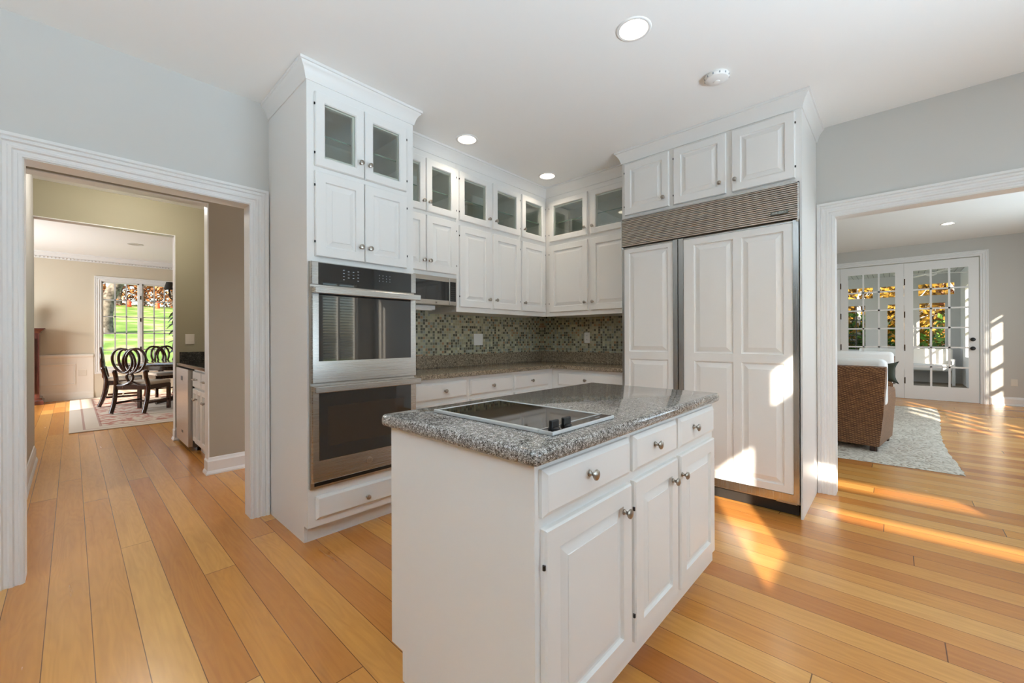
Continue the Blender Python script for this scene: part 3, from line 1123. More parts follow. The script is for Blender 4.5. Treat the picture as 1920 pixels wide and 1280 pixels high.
def oven_front(z0, z1, wz0, wz1, name):
    d = MB()
    d.rect(0.010, WO - 0.008, z0, z1, [(0, -0.018), (0, -0.040), (0.004, -0.044)])
    o = d.obj(name, MT['steel'], ov)
    MB().rect(0.048, WO - 0.052, wz0, wz1, [(0, -0.044), (0, -0.0455), (0.001, -0.046)]).obj('window', MT['ovenglass'], o)
    return o


def oven_handle(o, z):
    m = MB().rbox(0.004, WO - 0.008, -0.105, -0.088, z - 0.019, z + 0.019, 0.004)
    m.box(0.010, 0.032, -0.09, -0.044, z - 0.012, z + 0.012).box(WO - 0.04, WO - 0.018, -0.09, -0.044, z - 0.012, z + 0.012)
    m.obj('handle', MT['steel'], o)


d1 = oven_front(0.940, 1.500, 1.068, 1.462, 'door')
oven_handle(d1, 1.476)
d2 = oven_front(0.368, 0.926, 0.492, 0.892, 'door')
oven_handle(d2, 0.909)
MB().rect(0.10, WO - 0.11, 0.57, 0.80, [(0, -0.0461), (0, -0.0465)], back=False).obj('inner_window', plain('oven_inner_glass', (52, 42, 34), 0.08, 0, 0.9), d2)
lg = MB().lathe([(0.021, -0.044), (0.021, -0.0465), (0.018, -0.0475), (0.0, -0.0475)], 28, 'y', (WO / 2 - 0.0, 0, 0.43)).obj('logo', MT['steel_warm'], d2)
gm = text_mesh('GE', 0.022)
gm.materials.append(MT['nickel'])
link('logo_text', gm, d2, (WO / 2, -0.0485, 0.43))
MB().box(0.03, WO - 0.02, -0.0195, -0.0185, 0.340, 0.366).obj('vent', MT['black'], ov)
cp_ = MB().rect(0.008, WO - 0.008, 1.512, 1.646, [(0, -0.018), (0, -0.040), (0.003, -0.044)]).obj('control_panel', MT['steel'], ov)
MB().rect(0.046, WO - 0.048, 1.5125, 1.6405, [(0, -0.044), (0, -0.0455), (0.001, -0.046)]).obj('display_glass', MT['ovenglass'], cp_)
for i, x_ in enumerate((0.196, 0.226, 0.256, 0.286)):
    for k in range(4 if i in (0, 3) else 3):
        z = 1.612 - k * 0.019 - (0.006 if i in (1, 2) else 0)
        MB().box(x_ - 0.005, x_ + 0.005, -0.0465, -0.0461, z - 0.002, z + 0.002).obj('key', MT['mark'], cp_)
for x_ in (0.43, 0.455, 0.48, 0.505):
    for k in range(3):
        z = 1.606 - k * 0.018
        MB().box(x_ - 0.002, x_ + 0.002, -0.0465, -0.0461, z - 0.002, z + 0.002).obj('key', MT['mark'], cp_)

# ------------------------------------------------------------------ wall cabinets on the back wall
UY, UX = 2.763, 3.50
ZB, ZT = 1.427, 2.685


def wall_cabinet(label, loc, rz, W, D, zb, doors, glassz=(2.219, 2.648), lowz=(1.470, 2.175), group='white wall cabinets around the corner'):
    """doors: list of (x0, x1, knob side 'L'/'R', hinge)"""
    t = thing('wall_cabinet', label, 'cabinet', loc, rz, group)
    holes = [(a + 0.06, b - 0.06, glassz[0] + 0.058, glassz[1] - 0.07) for a, b, k, hg in doors]
    m = MB().holes(0, W, zb, CEIL - 0.001, 0, 0.02, holes, 'x')
    m.box(0, 0.014, 0.02, D, zb, ZT).box(W - 0.014, W, 0.02, D, zb, ZT)
    m.box(0.014, W - 0.014, D - 0.01, D, zb, ZT)
    m.box(0.014, W - 0.014, 0.02, D - 0.01, zb, zb + 0.02).box(0.014, W - 0.014, 0.02, D - 0.01, 2.185, 2.205).box(0.014, W - 0.014, 0.02, D - 0.01, ZT - 0.02, ZT)
    m.obj('body', MT['white'], t)
    g_ = MB().box(0.016, W - 0.016, 0.052, D - 0.02, 2.425, 2.431).obj('glass_shelf', MT['pane'], t)
    MB().box(0.016, W - 0.016, 0.05, 0.0515, 2.424, 2.432).obj('front_edge', MT['shelfglass'], g_)
    for a, b, k, hg in doors:
        kx = a + 0.026 if k == 'L' else b - 0.026
        door(t, a, b, glassz[0], glassz[1], 'glass', (kx, glassz[0] + 0.076), hg)
        door(t, a, b, lowz[0], lowz[1], 'raised', (kx, lowz[0] + 0.083), hg)
    return t


D_ = 3.178 - UY
wall_cabinet('white wall cabinet above the microwave beside the tall oven cabinet', (1.645, UY, 0), 0, 2.257 - 1.645, D_, 1.706,
             [(1.660 - 1.645, 1.938 - 1.645, 'R', None), (1.943 - 1.645, 2.250 - 1.645, 'L', 'R')], lowz=(1.740, 2.192))
wall_cabinet('white two-door wall cabinet between the microwave cabinet and the narrow corner cabinet', (2.258, UY, 0), 0, 3.075 - 2.258, D_, ZB,
             [(2.287 - 2.258, 2.656 - 2.258, 'R', 'L'), (2.694 - 2.258, 3.067 - 2.258, 'L', 'R')])
wall_cabinet('narrow single-door white wall cabinet in the corner left of the inside angle', (3.076, UY, 0), 0, 3.499 - 3.076, D_, ZB,
             [(3.098 - 3.076, 3.470 - 3.076, 'L', 'R')])
# right-hand run, facing the camera's left (local x = decreasing y)
YT = UY - 0.002
wall_cabinet('wide white two-door wall cabinet between the inside corner and the refrigerator', (UX, YT, 0), -PI / 2, YT - 1.735, RW - UX - 0.012, ZB,
             [(YT - 2.704, YT - 2.228, 'R', 'L'), (YT - 2.190, YT - 1.765, 'L', None)])
m = MB().sweep([(1.70, UY), (UX, UY), (UX, 1.795)], [(o, CEIL + z) for o, z in CROWN], 1)
tag(m.obj('crown_molding', MT['white'], smooth=25), 'white crown molding along the ceiling over the corner wall cabinets', 'molding')
m = MB().box(2.262, 2.275, UY + 0.02, 3.16, ZB - 0.03, ZB)

# ------------------------------------------------------------------ microwave and the light below it
mw = thing('microwave', 'small stainless microwave hung under the wall cabinet beside the oven', 'microwave', (1.70, 2.745, 1.472))
WM = 2.243 - 1.70
MB().box(0.002, WM, 0.012, 0.36, 0.002, 0.232).obj('body', MT['steel_warm'], mw)
dd = MB().rect(0, 2.163 - 1.70, 0, 0.234, [(0, 0.012), (0, -0.004), (0.004, -0.008)]).obj('door', MT['steel_warm'], mw)
MB().rect(0.05, 2.158 - 1.70, 0.040, 0.196, [(0, -0.008), (0, -0.010)], back=False).obj('window', MT['mwglass'], dd)
cpn = MB().rect(2.166 - 1.70, WM, 0, 0.234, [(0, 0.012), (0, -0.004), (0.004, -0.008)]).obj('control_panel', MT['steel_warm'], mw)
MB().rect(2.170 - 1.70, WM - 0.012, 0.036, 0.200, [(0, -0.008), (0, -0.010)], back=False).obj('keypad', MT['black'], cpn)
dimkey = plain('dim_key_marking', (84, 84, 82), 0.5)
for r_ in range(7):
    for c_ in range(3):
        x_ = 2.181 - 1.70 + c_ * 0.016
        MB().box(x_, x_ + 0.009, -0.0106, -0.0101, 0.048 + r_ * 0.018, 0.052 + r_ * 0.018).obj('key', dimkey, cpn)
lgo = MB().lathe([(0.012, -0.008), (0.012, -0.0095), (0.0, -0.0095)], 20, 'y', (0.327, 0, 0.018)).obj('logo', MT['nickel'], dd)
gm = text_mesh('GE', 0.012)
gm.materials.append(MT['black'])
link('logo_text', gm, dd, (0.327, -0.0102, 0.018))
ul = thing('undercabinet_light', 'slim white light fixture fixed under the microwave', 'light', (1.74, 2.82, 1.43))
MB().rbox(0, 0.34, 0, 0.11, 0.008, 0.042, 0.006).obj('housing', MT['plate'], ul)
MB().box(0.02, 0.32, 0.012, 0.098, 0.002, 0.008).obj('diffuser', MT['plate'], ul)

# ------------------------------------------------------------------ base cabinets, worktop, splash
BY, BX = 2.62, 3.42


def base_cabinet(label, loc, rz, W, D, dr, group='white base cabinets under the corner worktop'):
    t = thing('base_cabinet', label, 'cabinet', loc, rz, group)
    MB().box(0, W, 0, D, 0.10, 0.883).box(0, W, 0.06, D, 0, 0.10).obj('body', MT['white'], t)
    for a, b, kx in dr:
        door(t, a, b, 0.716, 0.850, 'slab', (kx, 0.785), name='drawer')
        door(t, a, b, 0.13, 0.690, 'raised', (b - 0.03, 0.63))
    return t


DB = 3.165 - BY
base_cabinet('white base cabinet under the worktop, directly beside the tall oven cabinet', (1.70, BY, 0), 0, 2.255 - 1.70, DB, [(0.035, 2.24 - 1.70, 2.008 - 1.70)])
base_cabinet('white base cabinet under the worktop, the middle one along the back wall', (2.256, BY, 0), 0, 2.800 - 2.256, DB, [(0.022, 2.799 - 2.256 - 0.004, 2.535 - 2.256)])
base_cabinet('white base cabinet at the inside corner of the worktop on the back wall', (2.801, BY, 0), 0, 3.419 - 2.801, DB, [(0.022, 3.335 - 2.801, 3.065 - 2.801)])
base_cabinet('white base cabinet between the inside corner and the refrigerator', (BX, 2.619, 0), -PI / 2, 2.619 - 1.736, RW - 0.012 - BX, [(0.08, 2.619 - 1.81, 2.619 - 2.20)])

ct = thing('corner_worktop', 'l-shaped brown granite worktop along the mosaic backsplash', 'countertop', (0, 0, 0))
m = MB().poly([(1.646, 2.579), (3.376, 2.579), (3.376, 1.736), (3.926, 1.736), (3.926, 3.165), (1.646, 3.165)], 0.884, 0.922, 0.010)
m.obj('slab', MT['granite_dark'], ct, smooth=30)
m = MB().box(1.646, 3.926, 3.147, 3.166, 0.9225, 1.038).box(3.908, 3.927, 1.736, 3.147, 0.9225, 1.038)
m.obj('upstand', MT['granite_dark'], ct)
m = MB().box(1.60, 3.93, 3.168, 3.178, 1.036, 1.72).box(3.929, 3.939, 1.736, 3.178, 1.036, 1.46)
struct('wall_backsplash', m, MT['mosaic'])

sw = thing('light_switch', 'white two-gang switch plate on the mosaic backsplash left of the corner', 'switch', (2.817, 3.167, 1.125))
MB().rect(0, 0.122, 0, 0.118, [(0, 0), (0, -0.003), (0.004, -0.006)]).obj('plate', MT['plate'], sw)
MB().box(0.022, 0.052, -0.008, -0.0055, 0.026, 0.092).obj('paddle', MT['cushion'], sw)
MB().box(0.074, 0.104, -0.0075, -0.0055, 0.026, 0.092).obj('paddle', MT['cushion'], sw)
ot = thing('wall_outlet', 'white outlet plate on the dark backsplash beside the refrigerator', 'outlet', (3.928, 2.555, 1.14), -PI / 2)
MB().rect(0, 0.072, 0, 0.118, [(0, 0), (0, -0.003), (0.004, -0.006)]).obj('plate', MT['plate'], ot)
for z in (0.036, 0.084):
    so_ = MB().lathe([(0.014, -0.006), (0.013, -0.0075), (0.0, -0.0075)], 20, 'y', (0.036, 0, z)).obj('socket', MT['plate'], ot)
    MB().box(0.030, 0.032, -0.0082, -0.0076, z - 0.005, z + 0.005).box(0.040, 0.042, -0.0082, -0.0076, z - 0.005, z + 0.005).obj('slot', MT['black'], so_)

# ------------------------------------------------------------------ refrigerator and its surround
FXF = 3.264
FYT = 1.732                                    # left end (larger y)
fs = thing('refrigerator_surround', 'white built-in surround with three upper cabinet doors around the refrigerator', 'cabinet', (FXF, FYT, 0), -PI / 2)
WF = FYT - 0.446
DF = RW - FXF - 0.002
m = MB().box(0, WF, 0, DF, 2.222, CEIL - 0.001)
m.box(WF - 0.012, WF, 0.0, DF, 0.0, 2.222).box(0, 0.006, 0.03, DF, 0, 2.222)
m.obj('body', MT['white'], fs)
for a, b, kx, kz, hg in ((1.703, 1.318, 1.358, 2.322, 'L'), (1.281, 0.900, 0.938, 2.325, 'L'), (0.860, 0.481, 0.836, 2.325, 'R')):
    door(fs, FYT - a, FYT - b, 2.246, 2.684, 'raised', (FYT - kx, kz), hg, fr=0.055)
crown([(UX - 0.053, FYT), (FXF, FYT), (FXF, 0.446), (RW, 0.446)], 'crown_molding', None)
cm = bpy.data.objects['crown_molding.001'] if 'crown_molding.001' in bpy.data.objects else None
for o_ in list(bpy.data.objects):
    if o_.name.startswith('crown_molding') and o_.parent is None and 'label' not in o_:
        mw_ = Matrix.Translation((FXF, FYT, 0)) @ Matrix.Rotation(-PI / 2, 4, 'Z')
        o_.data.transform(mw_.inverted())
        o_.parent = fs

fr = thing('refrigerator', 'built-in refrigerator with white panelled doors and ribbed steel grille on top', 'refrigerator', (FXF, FYT, 0), -PI / 2)
Y_ = lambda y: FYT - y
MB().box(0.010, WF - 0.016, 0.002, 0.58, 0.09, 2.214).obj('chassis', MT['steel_warm'], fr)
m = MB()
nr = 17
for k in range(nr):
    z0 = 1.974 + k * (2.208 - 1.974) / nr
    hh = (2.208 - 1.974) / nr
    m.b.faces.ensure_lookup_table()
    a = [(0.012, -0.020, z0), (0.012, -0.0275, z0 + hh * 0.12), (0.012, -0.0282, z0 + hh * 0.30), (0.012, -0.0262, z0 + hh * 0.88), (0.012, -0.020, z0 + hh)]
    b_ = [(WF - 0.020, p[1], p[2]) for p in a]
    for i in range(4):
        m.quad([a[i], b_[i], b_[i + 1], a[i + 1]])
gr = m.obj('grille', MT['steel_warm'], fr)
m = MB().box(0.007, 0.012, -0.03, 0.0, 1.970, 2.214).box(WF - 0.020, WF - 0.012, -0.03, 0.0, 1.970, 2.214).box(0.007, WF - 0.012, -0.03, 0.0, 2.208, 2.216)
m.obj('grille_frame', MT['steel'], fr)
np_ = MB().rbox(Y_(0.618), Y_(0.516), -0.036, -0.028, 2.018, 2.042, 0.002).obj('nameplate', plain('grey_nameplate', (104, 104, 98), 0.35, 0.8), fr)
gm = text_mesh('SUB-ZERO', 0.017)
gm.materials.append(plain('nameplate_lettering', (190, 188, 180), 0.4, 0.6))
link('logo_text', gm, np_, (Y_(0.567), -0.0365, 2.030))


def fridge_panel(m, y_l, y_r, z0, z1, cols, rows):
    """slab with stiles/rails and raised fields; everything in local x = FYT - y"""
    a, b = Y_(y_l), Y_(y_r)
    m.box(a, b, -0.006, -0.002, z0, z1)
    hs = [(Y_(c0), Y_(c1), r0, r1) for c0, c1 in cols for r0, r1 in rows]
    m.holes(a, b, z0, z1, -0.022, -0.006, hs, 'x')
    for h0, h1, r0, r1 in hs:
        m.rect(h0, h1, r0, r1, [(0, -0.022), (0.004, -0.012), (0.012, -0.011), (0.042, -0.020), (0.044, -0.021)], back=False)


fd = MB()
fridge_panel(fd, 1.704, 1.284, 0.160, 1.952, [(1.660, 1.325)], [(0.208, 1.020), (1.082, 1.918)])
o = fd.obj('freezer_door', MT['white'], fr)
m = MB().box(Y_(1.722), Y_(1.705), -0.026, -0.002, 0.105, 1.966).box(Y_(1.283), Y_(1.247), -0.030, -0.002, 0.105, 1.966).box(Y_(1.705), Y_(1.283), -0.024, -0.002, 0.105, 0.158).box(Y_(1.705), Y_(1.283), -0.024, -0.002, 1.953, 1.958)
m.obj('edge_frame', MT['steel_v'], o)
fd = MB()
fridge_panel(fd, 1.202, 0.494, 0.160, 1.952, [(1.126, 0.853), (0.801, 0.546)], [(0.206, 1.020), (1.080, 1.904)])
o = fd.obj('refrigerator_door', MT['white'], fr)
m = MB().box(Y_(1.239), Y_(1.203), -0.030, -0.002, 0.105, 1.966).box(Y_(0.493), Y_(0.462), -0.026, -0.002, 0.105, 1.966).box(Y_(1.203), Y_(0.493), -0.024, -0.002, 0.105, 0.158).box(Y_(1.203), Y_(0.493), -0.024, -0.002, 1.953, 1.958)
m.obj('edge_frame', MT['steel_v'], o)
MB().box(0.02, WF - 0.03, 0.05, 0.06, 0.003, 0.095).obj('toe_grille', plain('dark_toe_grille', (34, 30, 26), 0.5), fr)
MB().rbox(WF - 0.15, WF - 0.03, -0.012, 0.03, 0.088, 0.102, 0.004).obj('hinge', MT['steel'], fr)
MB().rbox(0.03, 0.15, -0.012, 0.03, 0.088, 0.102, 0.004).obj('hinge', MT['steel'], fr)
MB().lathe([(0.009, -0.012), (0.009, 0.004)], 12, 'z', (0.012, -0.022, 1.966)).obj('hinge', MT['steel'], fr)
MB().lathe([(0.009, -0.012), (0.009, 0.004)], 12, 'z', (WF - 0.022, -0.022, 1.966)).obj('hinge', MT['steel'], fr)

# ------------------------------------------------------------------ kitchen island
IX0, IX1, IY0, IY1 = 0.789, 2.146, 0.662, 1.337
ki = thing('kitchen_island', 'white kitchen island with three drawers over three doors, in the foreground', 'island', (IX0, IY0, 0))
WI, DI = IX1 - IX0, IY1 - IY0
m = MB().box(0, WI, 0, DI, 0.104, 0.8835)
m.box(0, WI, 0.07, DI - 0.07, 0.0, 0.104)
m.obj('body', MT['white'], ki)
for a, b, kx in ((0.806, 1.265, 1.010), (1.295, 1.664, 1.448), (1.692, 2.120, 1.838)):
    door(ki, a - IX0, b - IX0, 0.745, 0.867, 'slab', (kx - IX0, 0.812), name='drawer')
for a, b, kx, hg in ((0.811, 1.270, 1.211, 'L'), (1.296, 1.666, 1.600, 'L'), (1.697, 2.120, 1.697, 'R')):
    kx = {'L': b - 0.058, 'R': a + 0.03}[hg] if a != 1.697 else a + 0.008
    door(ki, a - IX0, b - IX0, 0.168, 0.714, 'raised', (kx - IX0, 0.638), hg)
it = thing('island_worktop', 'speckled grey granite slab with rounded edges on top of the island', 'countertop', (0, 0, 0))
x0, x1, y0, y1 = IX0 - 0.030, IX1 + 0.030, IY0 - 0.030, IY1 + 0.030
pts = []
rc = 0.022
for cx, cy, a0 in ((x0 + rc, y0 + rc, 180), (x1 - rc, y0 + rc, 270), (x1 - rc, y1 - rc, 0), (x0 + rc, y1 - rc, 90)):
    for k in range(5):
        a = math.radians(a0 + k * 22.5)
        pts.append((cx + rc * math.cos(a), cy + rc * math.sin(a)))
MB().poly(pts, 0.884, 0.926, 0.014, 4).obj('slab', MT['granite'], it, smooth=40)

ck = thing('cooktop', 'black glass electric cooktop with steel trim set into the island worktop', 'cooktop', (0.912, 0.698, 0.9265))
cw, cl = 1.250 - 0.912, 1.247 - 0.698
MB().box(0.006, cw - 0.006, 0.052, cl - 0.006, 0.0, 0.008).obj('glass', MT['ceramic'], ck)
MT['alu'] = plain('pale_aluminium', (206, 206, 204), 0.42, 0.55)
m = MB().rbox(-0.003, 0.008, 0.05, cl, 0.0, 0.012, 0.003).rbox(cw - 0.007, cw, 0.05, cl, 0, 0.010, 0.002).rbox(0, cw, cl - 0.006, cl, 0, 0.010, 0.002)
m.obj('side_trim', MT['alu'], ck)
cs = MB().box(0.002, cw - 0.002, 0.002, 0.050, 0, 0.009).obj('control_strip', plain('dark_brown_glass', (46, 34, 26), 0.1, 0, 0.7), ck)
m = MB().rbox(-0.002, cw, -0.002, 0.005, 0, 0.011, 0.002).box(0, cw, 0.048, 0.052, 0.0, 0.0105).rbox(-0.002, 0.003, 0, 0.05, 0, 0.011, 0.001)
m.obj('strip_trim', MT['alu'], cs)
MB().box(cw - 0.075, cw - 0.048, 0.024, 0.028, 0.009, 0.0094).obj('brand_mark', MT['mark'], cs)
for x_ in (0.040, 0.100):
    m = MB().lathe([(0.017, 0.009), (0.017, 0.014), (0.013, 0.016), (0.0, 0.016)], 20, 'z', (x_, 0.026, 0)).rbox(x_ - 0.018, x_ + 0.018, 0.020, 0.032, 0.012, 0.036, 0.003)
    m.obj('knob', MT['black'], ck)

# ------------------------------------------------------------------ ceiling fittings
can = thing('recessed_light', 'lit recessed ceiling light nearest the camera, above the island', 'ceiling light', (CANS[0][0], CANS[0][1], CEIL), 0, 'recessed lights in the kitchen ceiling')
MB().lathe([(0.070, 0.002), (0.072, -0.004), (0.082, -0.006), (0.088, -0.003), (0.089, 0.0)], 40, 'z', caps=False).obj('trim_ring', MT['plate'], can, smooth=50)
MB().lathe([(0.0715, -0.001), (0.068, 0.02), (0.052, 0.075), (0.050, 0.080)], 40, 'z', caps=False).obj('reflector', MT['cone'], can, smooth=50)
MB().lathe([(0.0, 0.074), (0.051, 0.074), (0.051, 0.078), (0.0, 0.078)], 32, 'z', caps=False).obj('lens', MT['lens'], can)
dup(can, (CANS[1][0], CANS[1][1], CEIL), 0, 'lit recessed ceiling light over the worktop beside the tall oven cabinet')
dup(can, (CANS[2][0], CANS[2][1], CEIL), 0, 'lit recessed ceiling light close to the inside corner of the wall cabinets')
for i, (cx, cy) in enumerate(CANS):
    l = bpy.data.lights.new('can_lamp', 'SPOT')
    l.energy = (9, 20, 20)[i]
    l.spot_size = math.radians(128)
    l.spot_blend = 1.0
    l.shadow_soft_size = 0.09
    l.color = (1.0, 0.87, 0.70)
    lo = bpy.data.objects.new('can_lamp', l)
    lo.location = (cx, cy, CEIL + 0.05)
    COL.objects.link(lo)
lv = dup(can, (9.30, -0.60, 2.95), 0, 'lit recessed ceiling light in the living room beyond the right doorway', 'recessed lights in the other rooms')
for ch in lv.children:
    if ch.name.startswith('reflector') or ch.name.startswith('lens'):
        ch.location.z = -0.079 if ch.name.startswith('lens') else -0.082
        if ch.name.startswith('reflector'):
            ch.location.z = 0.0
            ch.scale = (1, 1, 0.02)
sd = thing('smoke_detector', 'round white smoke detector on the ceiling above the refrigerator', 'smoke detector', (2.699, 0.796, CEIL))
MB().lathe([(0.066, 0.0), (0.070, -0.012), (0.064, -0.026), (0.048, -0.034), (0.022, -0.037), (0.0, -0.037)], 36, 'z').obj('housing', MT['plate'], sd, smooth=40)
MB().lathe([(0.018, -0.0365), (0.018, -0.041), (0.0, -0.042)], 24, 'z').obj('test_button', MT['cone'], sd, smooth=40)
m = MB()
for k in range(12):
    a = 2 * PI * k / 12
    m.lathe([(0.004, -0.010), (0.004, -0.020)], 6, 'z', (0.0672 * math.cos(a), 0.0672 * math.sin(a), 0))
m.obj('vent', MT['mark'], sd)

# ------------------------------------------------------------------ wet bar in the hall
WX, WY = 0.868, 6.235
wb = thing('bar_cabinet', 'white wet-bar base cabinet with one drawer and two fluted doors in the hall', 'cabinet', (WX, 5.448, 0), -PI / 2)
Wb = 5.448 - 4.575
m = MB().box(0.0, Wb, 0.02, 0.62, 0.10, 0.888).box(0, Wb, 0.075, 0.62, 0, 0.10)
m.obj('body', MT['white'], wb)
for a, b in ((0.02, 0.43), (0.445, 0.855)):
    dr = MB().rect(a, b, 0.70, 0.865, [(0, 0.02), (0, 0.006), (0.006, 0.0)]).obj('drawer', MT['white'], wb)
    MB().tube([(a + 0.14, 0.0, 0.785), (a + 0.14, -0.03, 0.785), (a + 0.24, -0.03, 0.785), (a + 0.24, 0.0, 0.785)], 0.006, 8).obj('handle', MT['nickel'], dr, smooth=50)
for i in range(4):
    a = 0.02 + i * 0.209
    m = MB().rect(a, a + 0.203, 0.13, 0.68, [(0, 0.02), (0, 0.004), (0.004, 0.0), (0.045, 0.0), (0.049, 0.009)])
    m.box(a + 0.094, a + 0.110, 0.001, 0.012, 0.18, 0.63)
    d = m.obj('door', MT['white'], wb)
    kx = a + (0.178 if i % 2 == 0 else 0.025)
    MB().lathe([(0.006, 0.0), (0.006, -0.02), (0.014, -0.026), (0.010, -0.036), (0, -0.036)], 16, 'y', (kx, 0, 0.585)).obj('knob', MT['nickel'], d, smooth=45)
bf = thing('beverage_fridge', 'flat stainless steel under-counter appliance at the end of the wet bar', 'fridge', (WX - 0.03, 6.19, 0), -PI / 2)
MB().box(0.005, 0.70, 0.045, 0.60, 0.04, 0.875).obj('body', plain('dark_grey_case', (96, 94, 92), 0.4), bf)
dd = MB().rbox(0, 0.705, 0, 0.042, 0.05, 0.875, 0.004).obj('door', MT['steel_warm'], bf)
MB().box(0.30, 0.40, -0.002, 0.0, 0.74, 0.79).obj('badge', MT['black'], dd)
MB().box(0.33, 0.42, -0.002, 0.0, 0.165, 0.19).obj('badge', MT['black'], dd)
MB().box(0.02, 0.69, 0.08, 0.09, 0.0, 0.04).obj('toe_grille', MT['black'], bf)
bc = thing('bar_worktop', 'dark granite worktop and low splash of the hall wet bar', 'countertop', (0, 0, 0))
MB().poly([(0.845, 4.575), (1.515, 4.575), (1.515, 6.245), (0.845, 6.245)], 0.890, 0.925, 0.006).obj('slab', MT['granite_black'], bc)
MB().box(0.875, 1.515, 6.226, 6.246, 0.926, 1.045).box(1.497, 1.516, 4.575, 6.226, 0.926, 1.045).obj('upstand', MT['granite_black'], bc)
MB().lathe([(0.17, 0.9255), (0.18, 0.9265), (0.19, 0.930), (0.195, 0.9255)], 28, 'z', (1.20, 5.0, 0), caps=False).obj('sink_rim', MT['steel'], bc, smooth=40)
hs = thing('light_switch', 'white switch plate on the olive wall above the wet bar', 'switch', (0.930, 6.249, 1.135))
MB().rect(0, 0.090, 0, 0.125, [(0, 0), (0, -0.003), (0.004, -0.006)]).obj('plate', MT['cream_plate'], hs)
MB().box(0.030, 0.060, -0.009, -0.0055, 0.030, 0.095).obj('paddle', MT['cream_plate'], hs)

# ------------------------------------------------------------------ dining room
rg = MB()
nx, ny = 2, 2
rg.poly([(0, 0), (3.4, 0), (3.4, 4.3), (0.0, 4.3)], 0.001, 0.010)
tag(rg.obj('area_rug', MT['rug'], None, (-0.03, 7.68, 0)), 'faded red and cream patterned rug under the dining table', 'rug')


def smooth_path(pts, n=8, closed=False):
    P = [Vector(p) for p in pts]
    out = []
    L = len(P)
    rng = range(L if closed else L - 1)
    for i in rng:
        p0 = P[(i - 1) % L] if (closed or i > 0) else P[i]
        p1, p2 = P[i], P[(i + 1) % L]
        p3 = P[(i + 2) % L] if (closed or i < L - 2) else p2
        for k in range(n):
            t = k / n
            out.append(0.5 * ((2 * p1) + (p2 - p0) * t + (2 * p0 - 5 * p1 + 4 * p2 - p3) * t * t + (3 * p1 - p0 - 3 * p2 + p3) * t ** 3))
    if not closed:
        out.append(P[-1])
    return out


def make_dining_chair(label):
    """local: faces +Y (sitter looks to +Y), back posts at y=0, width 0.52"""
    t = thing('dining_chair', label, 'chair', (0, 0, 0), 0, 'dark wood dining chairs around the round table')
    hw = 0.245
    for sx in (-1, 1):
        # back legs continue up as the outer stile
        MB().tube(smooth_path([(sx * hw, -0.09, 0.012), (sx * hw, -0.03, 0.20), (sx * hw, 0.0, 0.44), (sx * hw * 0.93, -0.02, 0.58), (sx * hw * 0.97, -0.045, 0.70)], 5), [0.030] * 20 + [0.022], 8).obj('leg', MT['chairwood'], t, smooth=50)
        MB().box(sx * 0.235 - 0.022, sx * 0.235 + 0.022, 0.42, 0.464, 0.012, 0.44).obj('leg', MT['chairwood'], t)
        MB().box(sx * 0.24 - 0.01, sx * 0.24 + 0.01, 0.0, 0.43, 0.15, 0.185).obj('stretcher', MT['chairwood'], t)
    MB().box(-0.23, 0.23, 0.20, 0.222, 0.155, 0.18).obj('stretcher', MT['chairwood'], t)
    m = MB().box(-0.25, 0.25, -0.012, 0.012, 0.38, 0.46).box(-0.25, 0.25, 0.43, 0.455, 0.38, 0.45).box(-0.258, -0.236, 0.0, 0.44, 0.38, 0.45).box(0.236, 0.258, 0.0, 0.44, 0.38, 0.45)
    m.tube(smooth_path([(-0.22, 0, 0.45), (-0.12, 0, 0.455), (0, 0, 0.50), (0.12, 0, 0.455), (0.22, 0, 0.45)], 5), 0.020, 8)
    m.obj('seat_frame', MT['chairwood'], t)
    MB().rbox(-0.255, 0.255, 0.012, 0.475, 0.445, 0.505, 0.022, 3).obj('seat', MT['linen'], t, smooth=40)
    # pretzel back: two big interlaced loops, two inner loops and a small ring below
    b = MB()

    def loop(cx, rx, z0, z1, lean):
        pts = []
        for k in range(28):
            a = 2 * PI * k / 28
            z = (z0 + z1) / 2 + (z1 - z0) / 2 * math.sin(a)
            x_ = cx + rx * math.cos(a) + lean * ((z1 - z) / (z1 - z0))
            pts.append((x_, -0.045 - 0.06 * (z - 0.62) + 0.006 * math.sin(2 * a), z))
        b.tube(pts, 0.019, 8, closed=True)
    loop(-0.115, 0.148, 0.66, 1.04, 0.03)
    loop(0.115, 0.148, 0.66, 1.04, -0.03)
    loop(-0.055, 0.12, 0.64, 1.03, 0.05)
    loop(0.055, 0.12, 0.64, 1.03, -0.05)
    loop(0.0, 0.045, 0.505, 0.645, 0.0)
    b.obj('backrest', MT['chairwood'], t, smooth=50)
    return t


# table centre ahead of the near chair; chairs turn towards it
TX, TY = 1.62, 10.05
ch = make_dining_chair('dark wood pretzel-back dining chair nearest the hall, its back turned to the camera')
ch.location = (0.66, 8.98, 0.010)
ch.rotation_euler = (0, 0, math.radians(-43))
dup(ch, (0.43, 10.42, 0.010), math.radians(-95), 'dark wood pretzel-back dining chair seen side-on at the left of the table, near the wainscot')
dup(ch, (1.30, 11.42, 0.010), math.radians(-167), 'dark wood pretzel-back dining chair on the far side of the table, facing the hall')
tb = thing('dining_table', 'round dark wood dining table on a central pedestal on the rug', 'table', (TX, TY, 0.010))
MB().lathe([(0.0, 0.725), (1.08, 0.725), (1.10, 0.735), (1.10, 0.752), (1.09, 0.758), (0.0, 0.758)], 64, 'z').obj('tabletop', MT['tablewood'], tb, smooth=40)
MB().lathe([(0.80, 0.64), (0.82, 0.64), (0.82, 0.724), (0.80, 0.724)], 48, 'z').obj('apron', MT['tablewood'], tb, smooth=40)
